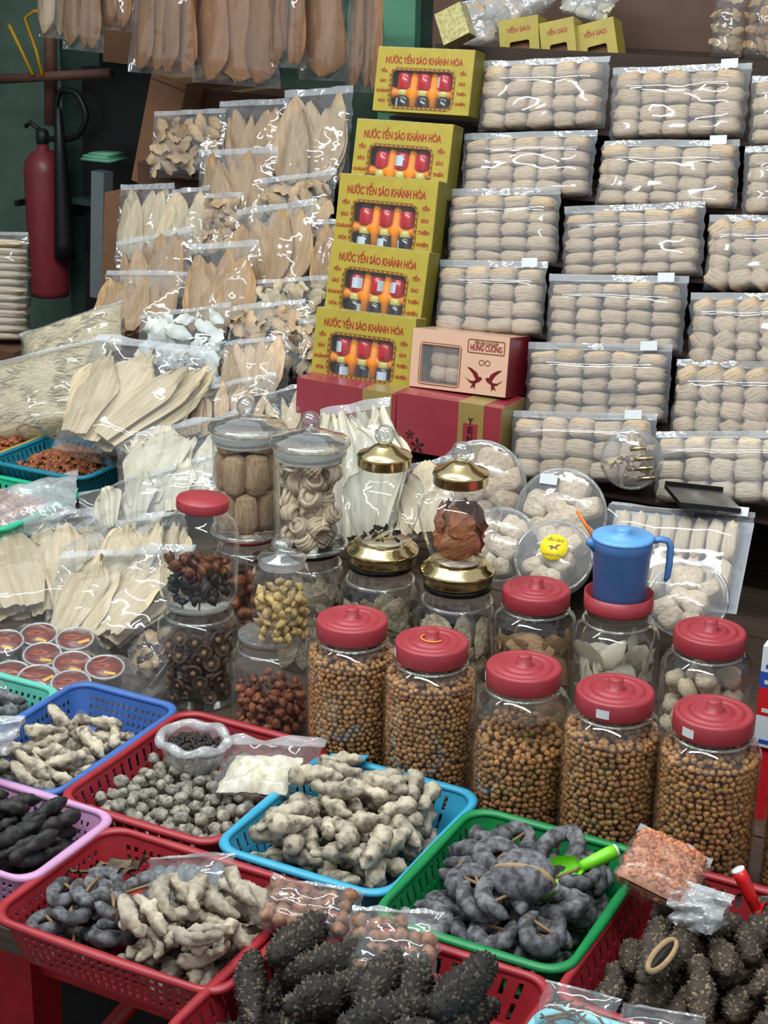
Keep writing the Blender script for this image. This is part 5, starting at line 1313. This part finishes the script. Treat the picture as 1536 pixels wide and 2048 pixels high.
# printed cartons at the picture edge
c = atY(1530, 1420, 2.2)
for z0, z1, m, lab in ((-.06, -.01, 'box_white', 'white printed carton at the bottom of the small stack'), (-.01, .035, 'box_red', 'red carton in the middle of the small stack'), (.035, .06, 'box_blue', 'blue carton on top of the small stack'), (.06, .10, 'box_white', 'white carton crowning the small stack')):
    o = thing('printed_carton', lab + ' beside the jar of round nests', 'box', T(c[0], c[1], c[2]), 'cartons in the small stack')
    obj('carton', MB().box(-.012, .12, 0, .10, z0, z1), m, o, smooth=False); obj('print_strip', MB().box(-.005, .1, -.0008, 0, z0 + .006, z0 + .012), 'paper_label' if m != 'box_white' else 'box_blue', o, smooth=False)
tag(obj('carton_stand', MB().box(c[0] - .01, c[0] + .14, c[1] + .005, c[1] + .10, TZ, c[2] - .06), 'box_red', smooth=False), 'red carton carrying the small stack of printed cartons', 'box')

# ================================================================== baskets on the table and what lies in them
ZB, ZR = TZ + .001, TZ + .066
def inner(x0, x1, y0, y1, m=.012): return (x0 + m, x1 - m, y0 + m, y1 - m)
# -- grey nuts
A = (-.455, -.192, 1.652, 1.972)
make_basket('basket', 'red basket of round grey nuts with two small bags', *A, ZB, ZR, 'red_basket')
H = Heap(ZB + .004, box_inside(*inner(*A, .02)))
NUTS = []
for k in range(430):
    s = rnd.uniform(.0088, .0118)
    def samp():
        x = rng.uniform(A[0] + .03, A[1] - .03); y = rng.uniform(A[2] + .03, A[3] - .03); return x, y, rng.uniform(0, 6)
    M = H.drop(np.array([(0, 0, 0, s)]), 5, samp, .88, .1)
    if M is None: continue
    p_ = M.translation
    if p_.z > ZB + .056 or (p_.y > 1.86 and p_.z > ZB + .03): continue
    NUTS.append(place('grey_nut', LUMPS[k % 6], 'grey_nut', T(p_) @ R(rnd.uniform(0, 6), 'Z') @ R(rnd.uniform(0, 3), 'X') @ S(s), 'round grey wrinkled nut in the red basket', 'nut', 'grey nuts in the red basket'))
spot_labels(NUTS, A, 'round grey wrinkled nut in the red basket', ('dark blue side', 'bright blue side'))
# open little bag of dark seeds
c = atz(388, 1482, TZ + .085)
o = thing('seed_bag', 'small open plastic bag of black seeds with a rolled rim', 'bag', T(c[0], c[1], TZ + .040))
b = MB(); n = 40; rows = 9; v = []
for j in range(rows):
    s = j / (rows - 1); r_ = .030 + .020 * s ** .6; z_ = .048 * s
    for k in range(n):
        a = 6.2832 * k / n; w_ = 1 + .05 * math.sin(7 * a + 3 * s) * s; v.append((r_ * w_ * math.cos(a) * 1.12, r_ * w_ * math.sin(a), z_))
b.add(v, [(j * n + k, j * n + (k + 1) % n, (j + 1) * n + (k + 1) % n, (j + 1) * n + k) for j in range(rows - 1) for k in range(n)]); b.f.append(tuple(range(n)))
obj('film', b, 'film_milky', o)
obj('rolled_rim', MB().tube([(.0535 * math.cos(a) * (1 + .03 * math.sin(5 * a)), .047 * math.sin(a), .049 + .003 * math.sin(6 * a)) for a in np.linspace(0, 6.2832, 60)], [.0072 + .0014 * math.sin(k * .75) for k in range(60)], 9), 'film_milky', o)
sd = MB(); base = lump(1, 6, 4, .2, 2, 5)
for k in range(170):
    r_ = .041 * math.sqrt(rnd.random()); a = rnd.uniform(0, 6.28); q = Matrix.Rotation(rnd.uniform(0, 6), 3, 'Z') @ Matrix.Rotation(rnd.uniform(0, 3), 3, 'X'); s = rnd.uniform(.0032, .0045)
    sd.add([(q @ Vector(p_)) * s + Vector((r_ * math.cos(a) * 1.1, r_ * math.sin(a), .036 + .006 * (1 - (r_ / .04) ** 2) + rnd.uniform(-.002, .002))) for p_ in base.v], base.f)
e = obj('black_seeds', sd, 'grain_dark'); e.location = (c[0], c[1], TZ + .040); tag(e, 'black seeds filling the small open plastic bag', 'seeds', kind='stuff')
# zip bag of white powder
M, wb, wt, h = frame((432, 1575), (570, 1606), (474, 1458), (646, 1490), 1.79, 1.95)
make_bag('zip_bag', 'clear zip bag of white flakes lying in the red nut basket', M @ T(0, 0, .0), wb, wt, h, .035, 'film', 'film_seal', seal=.14, wr=.006, seed=8.2, fill=.6)
b, _ = bag_shape(wb * .90, wb * .90, h * .62, .030, seal=0, wr=.008, seed=3, nu=15, nv=13, fill=.85); e = obj('white_flakes', b, 'powder'); e.matrix_world = M @ T(0, 0, .004); tag(e, 'white flakes settled in the clear zip bag', 'flakes', kind='stuff')

# -- blue basket
B = (-.184, .072, 1.645, 1.945)
make_basket('basket', 'bright blue basket heaped with pale grey sea cucumbers', *B, ZB, ZR + .004, 'cyan_basket')
heap_of('sea_cucumber', CUKE_TAN, 'cuke_tan', 88, inner(*B, .012), ZB + .004, 'pale sea cucumber in bright blue basket', 'sea cucumber', 'sea cucumbers in the bright blue basket', tries=14, center_bias=.1, along=('rim by the nuts', 'rim by the green'))
obj_flap = tag(obj('plastic_flap', MB().box(-.03, .035, -.012, .012, 0, .0025), 'cyan_basket', M=T(atz(690, 1518, ZR + .012)) @ R(-.2, 'Y'), smooth=False), 'thin blue plastic flap at the corner of the bright blue basket', 'flap')

# -- green basket
G = (.082, .338, 1.600, 1.905)
make_basket('basket', 'green basket of curled dark sea cucumbers', *G, ZB, ZR + .006, 'green_basket')
Hg, _ = heap_of('curled_sea_cucumber', RINGS, 'cuke_grey', 44, inner(*G, .012), ZB + .004, 'dusty curled sea cucumber in the green basket', 'sea cucumber', 'curled sea cucumbers in the green basket', tries=14, tilt=.5, stick=True, shrink=.82, center_bias=.1, along=('blue side', 'red side'))
big = lump(1, 26, 16, .07, 1.2, 3); bb = MB().add([(x * .042, y * .036, z * .026) for x, y, z in big.v], big.f)
c = atz(1045, 1752, TZ + .125); o = thing('sea_cucumber', 'largest dark rounded sea cucumber with a seam on top of the green basket heap', 'sea cucumber', T(c) @ R(.2, 'Z') @ R(.35, 'X'))
obj('body', bb, 'cuke_grey', o)
sm = lump(1, 26, 16, .05, 1.6, 8); obj('seam', MB().add([(x * .0425, y * .012 - .003, z * .0270) for x, y, z in sm.v], sm.f), 'cuke_flesh', o)
def scoop(M, mat, label, L=.07):
    o = thing('plastic_scoop', label, 'scoop', M)
    obj('handle', MB().tube([(0, 0, 0), (.02, 0, .001), (L * .8, 0, .002), (L, 0, .002)], [.007, .0085, .0095, .009], 14), mat, o)
    obj('end_cap', MB().tube([(L, 0, .002), (L + .003, 0, .002)], .0088, 14), 'white_plastic', o)
    b = MB(); v = []; n = 13; rows = 8
    for j in range(rows):
        s = j / (rows - 1)
        for k in range(n):
            a = math.pi * (k / (n - 1)) + math.pi; r_ = .024 * (.55 + .45 * min(1, s * 3))
            v.append((-.07 * s, r_ * math.cos(a), r_ * math.sin(a) * (1 - .25 * s) + .010))
    b.grid(v, n, rows); b.grid([(x, y * .93, z + .0015) for x, y, z in v], n, rows, True); b.add([v[k] for k in range(n)], [tuple(range(n))])
    obj('bowl', b, mat, o); return o
def aim(p0, p1, roll=0):
    d = (Vector(p1) - Vector(p0)); return T(p0) @ d.to_track_quat('X', 'Z').to_matrix().to_4x4() @ R(roll, 'X')
scoop(aim(atz(1160, 1735, TZ + .100), atz(1225, 1706, TZ + .112), .4), 'lime_plastic', 'lime green scoop resting at the back of the green basket', .052)

# -- red basket with dark and pale sea cucumbers
C2 = (-.345, -.004, 1.372, 1.622)
make_basket('basket', 'red basket holding dark curls, pale pieces and a flat grey packet', *C2, ZB, ZR, 'red_basket', style='mesh')
Hc, _ = heap_of('curled_sea_cucumber', SMALLRINGS, 'cuke_grey', 20, (C2[0] + .012, -.17, C2[2] + .012, C2[3] - .09), ZB + .004, 'small dark curled sea cucumber', 'sea cucumber', 'small dark curls in the red basket', tries=10, stick=True, tilt=.4, shrink=.84, along=('rim by the pink basket', 'packet side'))
heap_of('sea_cucumber', CUKE_PALE, 'cuke_pale', 62, (-.19, C2[1] - .012, C2[2] + .012, C2[3] - .05), ZB + .004, 'small pale knobbly sea cucumber beside the dark curls', 'sea cucumber', 'small pale sea cucumbers in the red basket', tries=12, existing=Hc, center_bias=.1, along=('curls side', 'spiny side'))
for k, (px, py, a) in enumerate(((165, 1742, .5), (215, 1722, 1.2), (262, 1730, 2.0), (285, 1752, .2), (235, 1750, 2.6))):
    place('dried_skin', FL0[k], 'leathery', T(atz(px, py, TZ + .075)) @ R(a, 'Z') @ R(1.0, 'X') @ S(.050, .035, .055), f'leathery brown dried skin, {ORD[k]} across, at the back of the red basket', 'dried skin', 'dried skins in the red basket')
M, wb, wt, h = frame((282, 1812), (448, 1822), (304, 1692), (468, 1720), 1.505, 1.56)
make_bag('flat_packet', 'flat clear packet of grey finger-like pieces standing in the red basket', M, wb, wt, h, .030, 'film', 'film_seal', seal=.05, p=5, wr=.002, seed=4.4, fill=.9)
FING = cuke(1, .15, .12, .1, 99, ends=.4)[0]
for k in range(6):
    place('grey_finger', FING, 'grey_finger', M @ T(-wb * .40 + wb * .80 * (k + .5) / 6, 0, h * .42) @ R(rnd.uniform(-.08, .08), 'Y') @ R(-math.pi / 2, 'Y') @ S(h * rnd.uniform(.7, .8), .085, .085), 'smooth grey finger-like piece in the flat packet', 'sea cucumber', 'grey pieces in the flat packet')

# -- red basket of spiny sea cucumbers
D = (-.018, .334, 1.275, 1.582)
make_basket('basket', 'red basket of large spiny black sea cucumbers in front of the green one', *D, ZB, ZR, 'red_basket')
heap_of('spiny_sea_cucumber', CUKE_SPIKY, 'cuke_spiky', 25, (D[0] + .016, D[1] - .016, D[2] + .014, D[3] - .055), ZB + .004, 'large spiny black sea cucumber', 'sea cucumber', 'large spiny sea cucumbers', tries=14, ang=1.35, tilt=.25, center_bias=0, shrink=.84, along=('end by the pale pieces', 'end by the cyan basket'))
for q, (bl, br, tl, tr, Yb, Yt, lab, n) in enumerate([((506, 1828), (690, 1900), (556, 1738), (724, 1790), 1.50, 1.58, 'flat clear bag of brown balls propped against the blue basket', 24),
                                                     ((686, 1930), (862, 1985), (716, 1784), (882, 1846), 1.46, 1.56, 'flat clear bag of round brown caps touching the green basket', 22)]):
    M, wb, wt, h = frame(bl, br, tl, tr, Yb, Yt)
    make_bag('flat_bag', lab, M, wb, wt, h, .036, 'film', 'film_seal', 'clear bags of brown balls', seal=.05, wr=.003, seed=q + 21, fill=.9, p=4)
    for k in range(n):
        i, j = k % 6, k // 6; rows = math.ceil(n / 6); s = min(wb * .9 / 6, h * .84 / rows) * .56
        place('brown_ball', LUMPS[k % 6], 'brown_ball', M @ T(-wb * .43 + wb * .86 * (i + .5) / 6 + rnd.uniform(-.003, .003), rnd.uniform(-.006, .002), h * .06 + h * .80 * (j + .5) / rows) @ R(rnd.uniform(0, 6), 'Y') @ S(s * rnd.uniform(.9, 1.15)), 'brown ball in the ' + lab, 'dried food', 'balls in the ' + lab)

# -- red basket at the picture edge
E_ = (.345, .665, 1.560, 1.905)
make_basket('basket', 'red basket of brown ridged sea cucumbers under the pink shrimp bag', *E_, ZB, ZR, 'red_basket')
He, rs = heap_of('spiny_sea_cucumber', CUKE_SPIKY2, 'cuke_brown_spiky', 52, inner(*E_, .014), ZB + .004, 'brown ridged sea cucumber below the pink shrimp bag', 'sea cucumber', 'brown ridged sea cucumbers', tries=12, ang=1.5, tilt=.3, center_bias=.1, along=('green side', 'scoop side'))
c = atz(1312, 1925, TZ + .108); o = thing('split_sea_cucumber', 'split tan sea cucumber lying open below the pink shrimp bag', 'sea cucumber', T(c) @ R(math.radians(84), 'Z') @ R(.5, 'X'))
obj('body', shared(CUKE_SPIKY2[0][0], 'cuke_brown_spiky'), None, o, S(1, 1, .9))
obj('slit_rim', MB().tube([(.036 * math.cos(a), .0085 * math.sin(a), .0142) for a in np.linspace(0, 6.2832, 40)], .0038, 7), 'cuke_flesh', o)
obj('slit', MB().lathe([(0, .0155), (.03, .0155), (.03, .016), (0, .016)], 24), 'cuke_dark', o, S(1.05, .16, 1))
M, wb, wt, h = frame((1226, 1752), (1366, 1840), (1276, 1660), (1422, 1728), 1.72, 1.84)
make_bag('shrimp_bag', 'clear packet of small pink dried shrimp resting on the red basket', M @ T(0, -.01, 0), wb, wt, h * 1.02, .045, 'film', 'film_seal', seal=.13, wr=.003, seed=61, p=5, fill=.92)
sb = MB(); base = lump(1, 6, 4, .35, 2, 15)
for k in range(520):
    u = rnd.uniform(-.92, .92); z_ = rnd.uniform(.04, .84) * h; y = rnd.choice((-1, -1, -1, 1)) * .014 * (1 - abs(u) ** 5) ** .6 * min(1, z_ / h / .08) * min(1, (.92 - z_ / h) / .15) ** .5 - .01
    q = Matrix.Rotation(rnd.uniform(0, 6), 3, 'Z') @ Matrix.Rotation(rnd.uniform(0, 3), 3, 'X'); s = rnd.uniform(.0035, .0055)
    sb.add([(q @ Vector((p_[0] * 1.4, p_[1], p_[2]))) * s + Vector((u * wb * .47, y, z_)) for p_ in base.v], base.f)
cc, _ = bag_shape(wb * .9, wt * .9, h * .84, .026, seal=0, p=5, wr=.001, seed=62, fill=.95); sb.add([(x, y - .01, z) for x, y, z in cc.v], cc.f)
e = obj('pink_shrimp', sb, 'shrimp_pink'); e.matrix_world = M; tag(e, 'small pink dried shrimp packed in the clear packet', 'shrimp', kind='stuff')
M, wb, wt, h = frame((1330, 1862), (1430, 1850), (1360, 1790), (1476, 1752), 1.70, 1.74)
make_bag('plastic_bag', 'crumpled empty clear bag beside the red scoop', M, wb * .9, wt, h, .03, 'film_milky', 'film_milky', seal=.1, wr=.016, seed=71, fill=.8)
scoop(aim(atz(1512, 1818, TZ + .085), atz(1480, 1754, TZ + .125)), 'scoop_red', 'red scoop standing in the basket of ridged sea cucumbers', .055)

# -- pink, dark blue and mint baskets at the other end
P_ = (-.640, -.352, 1.452, 1.640)
make_basket('basket', 'pink fine-holed basket of black sea cucumbers', *P_, ZB, ZR + .004, 'pink_basket', style='mesh', rad=.028)
heap_of('sea_cucumber', CUKE_DARK, 'cuke_dark', 60, inner(*P_, .012), ZB + .004, 'slim black sea cucumber in the pink basket', 'sea cucumber', 'black sea cucumbers in the pink basket', tries=10, ang=1.2, along=('outer side', 'red side'))
Q_ = (-.662, -.466, 1.650, 1.972)
make_basket('basket', 'dark blue round-holed basket of mottled sea cucumbers', *Q_, ZB, ZR + .002, 'blue_basket', style='mesh', rad=.03)
Hq, _ = heap_of('sea_cucumber', CUKE_DARK + CUKE_PALE[:2], 'cuke_tan', 48, (Q_[0] + .012, Q_[1] - .012, Q_[2] + .012, Q_[3] - .07), ZB + .004, 'mottled brown sea cucumber in the dark blue basket', 'sea cucumber', 'mottled sea cucumbers in the dark blue basket', tries=10, ang=.2, along=('mint side', 'nut side'))
M_ = (-.96, -.670, 1.66, 1.93)
make_basket('basket', 'mint green basket just inside the picture above the dark blue one', *M_, ZB, ZR, 'mint_basket', style='mesh', rad=.03)
heap_of('sea_cucumber', CUKE_TAN[:6], 'cuke_grey', 34, inner(*M_, .012), ZB + .004, 'thick grey sea cucumber in the mint green basket', 'sea cucumber', 'grey sea cucumbers in the mint basket', tries=8, along=('outer side', 'blue side'))
M, wb, wt, h = frame((-40, 1560), (18, 1556), (-40, 1470), (58, 1482), 1.64, 1.68)
make_bag('plastic_bag', 'crumpled grey film bag over the corner of the dark blue basket', M @ T(0, -.02, .03), wb, wt, h, .03, 'film_milky', 'film_milky', seal=.1, wr=.012, seed=72)

# -- bag of little red-topped cups
CUPS = [(10, 1288), (78, 1274), (150, 1283), (85, 1314), (145, 1332), (210, 1340), (22, 1352), (75, 1360), (142, 1371), (-52, 1312), (-48, 1376)]
tiltM = R(math.radians(13), 'X')
cpos = []
for k, (px, py) in enumerate(CUPS):
    c = atz(px, py, TZ + .048); cpos.append(c)
    o = thing('sealed_cup', ['printed red-topped cup packed in the film bag beside the mint basket'][0], 'cup', T(c) @ R(math.radians(30) + rnd.uniform(-.2, .2), 'Z') @ tiltM @ T(0, 0, -.034) @ S(1.12), 'red-topped cups in the film bag')
    obj('cup_wall', MB().lathe([(0, 0), (.022, 0), (.0245, .004), (.0275, .032), (.0305, .0325), (.031, .034), (.0305, .0355), (.027, .0355)], 32), 'cup_wall', o)
    obj('rim', MB().tube([(.0287 * math.cos(a), .0287 * math.sin(a), .0355) for a in np.linspace(0, 6.2832, 33)], .0022, 6), 'frosted', o)
    f_ = obj('foil_top', MB().lathe([(0, .0352), (.0268, .0352), (.0268, .0362), (0, .0362)], 28), 'cup_red', o)
    obj('print_mark', MB().box(.002, .020, -.016, -.010, .0362, .0366), 'cup_print', f_, R(rnd.uniform(-.5, .7), 'Z'), smooth=False)
    obj('print_mark', MB().lathe([(.003, .0362), (.012, .0362), (.012, .0366), (.003, .0366)], 14, True), 'cup_swirl', f_, T(-.004, .004, 0) @ S(1.3, .7, 1))
M, wb, wt, h = frame((-90, 1428), (232, 1440), (-60, 1228), (280, 1262), 1.90, 2.20)
xs = [c[0] for c in cpos]; ys = [c[1] for c in cpos]
x0, x1, y0, y1 = min(xs) - .045, max(xs) + .075, min(ys) - .045, max(ys) + .05; nu, nv = 27, 23; top = []; 
for j in range(nv):
    for i in range(nu):
        x = x0 + (x1 - x0) * i / (nu - 1); y = y0 + (y1 - y0) * j / (nv - 1); d = min(math.hypot(x - c[0], y - c[1]) for c in cpos)
        e = min(i, nu - 1 - i, j, nv - 1 - j); z = .004 + (.058 if d < .04 else max(.012, .058 - (d - .04) * 1.2)) * min(1, e / 2.2)
        if d < .033: z = max(z, .062)
        top.append((x + .008 * mnoise.noise(Vector((i, j, 0))) , y + .008 * mnoise.noise(Vector((i, j, 9))), TZ + z + .008 * mnoise.noise(Vector((x * 22, y * 22, 3))) * min(1, e / 2)))
b = MB(); b.grid(top, nu, nv); b.grid([(x, y, TZ + .002) for x, y, z in top], nu, nv, True)
o = thing('film_bag', 'shiny film bag wrapping the red-topped cups', 'bag', T(0, 0, 0)); obj('film', b, 'film', o)
obj('seal_strip', MB().grid([(x1 + .03 * j, y0 + (y1 - y0) * (.45 + .5 * i / 9), TZ + .02 + .035 * j + .008 * math.sin(i * 2 + j)) for j in range(3) for i in range(10)], 10, 3), 'film_milky', o)

# -- shrimp baskets on the low platform
def shrimp_heap(rect, z, n, label, mat='shrimp', s0=.006):
    b = MB(); base = lump(1, 7, 5, .35, 2, 25); x0, x1, y0, y1 = rect
    for k in range(n):
        u, v_ = rnd.uniform(-1, 1), rnd.uniform(-1, 1); hz = .030 * (1 - .6 * max(abs(u), abs(v_)) ** 2)
        q = Matrix.Rotation(rnd.uniform(0, 6), 3, 'Z') @ Matrix.Rotation(rnd.uniform(0, 3), 3, 'X'); s = s0 * rnd.uniform(.8, 1.3)
        b.add([(q @ Vector((p_[0] * 1.5, p_[1] * .8, p_[2] * .8))) * s + Vector(((x0 + x1) / 2 + u * (x1 - x0) / 2, (y0 + y1) / 2 + v_ * (y1 - y0) / 2, z + hz + rnd.uniform(-.004, .004))) for p_ in base.v], base.f)
    g = [((x0 + x1) / 2 + (-1 + 2 * i / 8) * (x1 - x0) / 2, (y0 + y1) / 2 + (-1 + 2 * j / 8) * (y1 - y0) / 2, z + .028 * (1 - .6 * max(abs(-1 + i / 4), abs(-1 + j / 4)) ** 2) - .004) for j in range(9) for i in range(9)]
    b.grid(g, 9, 9)
    e = obj('dried_shrimp', b, mat); return tag(e, label, 'shrimp', kind='stuff')
PZ = .489
make_basket('basket', 'yellow-rimmed basket of dried shrimp below the bulging noodle bag', -1.76, -1.435, 2.62, 2.90, PZ, PZ + .05, 'yellow_basket', style='slots')
shrimp_heap((-1.74, -1.455, 2.64, 2.88), PZ + .03, 420, 'heap of brown dried shrimp in the yellow basket')
make_basket('basket', 'teal basket of dried shrimp between the yellow and jade baskets', -1.425, -1.17, 2.655, 2.89, PZ, PZ + .05, 'teal_basket', style='slots')
shrimp_heap((-1.38, -1.20, 2.69, 2.86), PZ + .025, 300, 'heap of brown dried shrimp in the teal basket')
make_basket('basket', 'jade green basket with an open bag of shrimp', -1.43, -1.165, 2.385, 2.645, TZ + .03, TZ + .11, 'jade_basket', style='slots')
shrimp_heap((-1.40, -1.22, 2.42, 2.60), TZ + .085, 260, 'orange dried shrimp in the bag on the jade basket', 'shrimp_pink')
M, wb, wt, h = frame((-40, 1048), (130, 1058), (-30, 962), (136, 968), 2.44, 2.62)
make_bag('plastic_bag', 'open clear bag of orange shrimp on the jade basket', M, wb, wt, h, .06, 'film_milky', 'film_seal', seal=.12, wr=.01, seed=81, fill=.8)

# -- front edge: pale cyan basket and thin clear bags
make_basket('basket', 'pale cyan basket at the bottom edge of the picture', .345, .66, 1.235, 1.535, ZB, ZR + .004, 'pale_cyan_basket', style='slots')
for q, (bl, br, tl, tr, lab) in enumerate([((1050, 2110), (1205, 2150), (1092, 1955), (1240, 1992), 'stiff clear bag of brown twigs in the pale cyan basket'),
                                          ((1215, 2120), (1385, 2150), (1245, 1996), (1412, 2034), 'dark clear bag next to the bag of twigs'), ((1390, 2150), (1560, 2190), (1405, 2036), (1580, 2076), 'clear bag at the bottom corner of the picture')]):
    M, wb, wt, h = frame(bl, br, tl, tr, 1.46, 1.52)
    make_bag('plastic_bag', lab, M, wb, wt, h, .03, 'film', 'film_seal', 'thin clear bags in the pale cyan basket', seal=.03, wr=.002, seed=q + 101, p=5, fill=.9)
    for k in range(16):
        Lk = rnd.uniform(.03, .06); x = rnd.uniform(-.38, .38) * wb; z_ = rnd.uniform(.05, .70) * h
        e = obj('dried_twig', set_mat(MB().tube([(-Lk / 2, 0, 0), (0, .003, .004), (Lk / 2, 0, rnd.uniform(-.004, .01))], [.0012, .0022, .001], 6).mesh('twig'), 'twig' if q == 0 else 'cuke_dark')); e.matrix_world = M @ T(x * .8, rnd.uniform(-.006, .006), z_) @ R(rnd.uniform(-.9, .9), 'Y')
        tag(e, 'thin dried twig in the ' + lab, 'twig', 'twigs in the ' + lab)
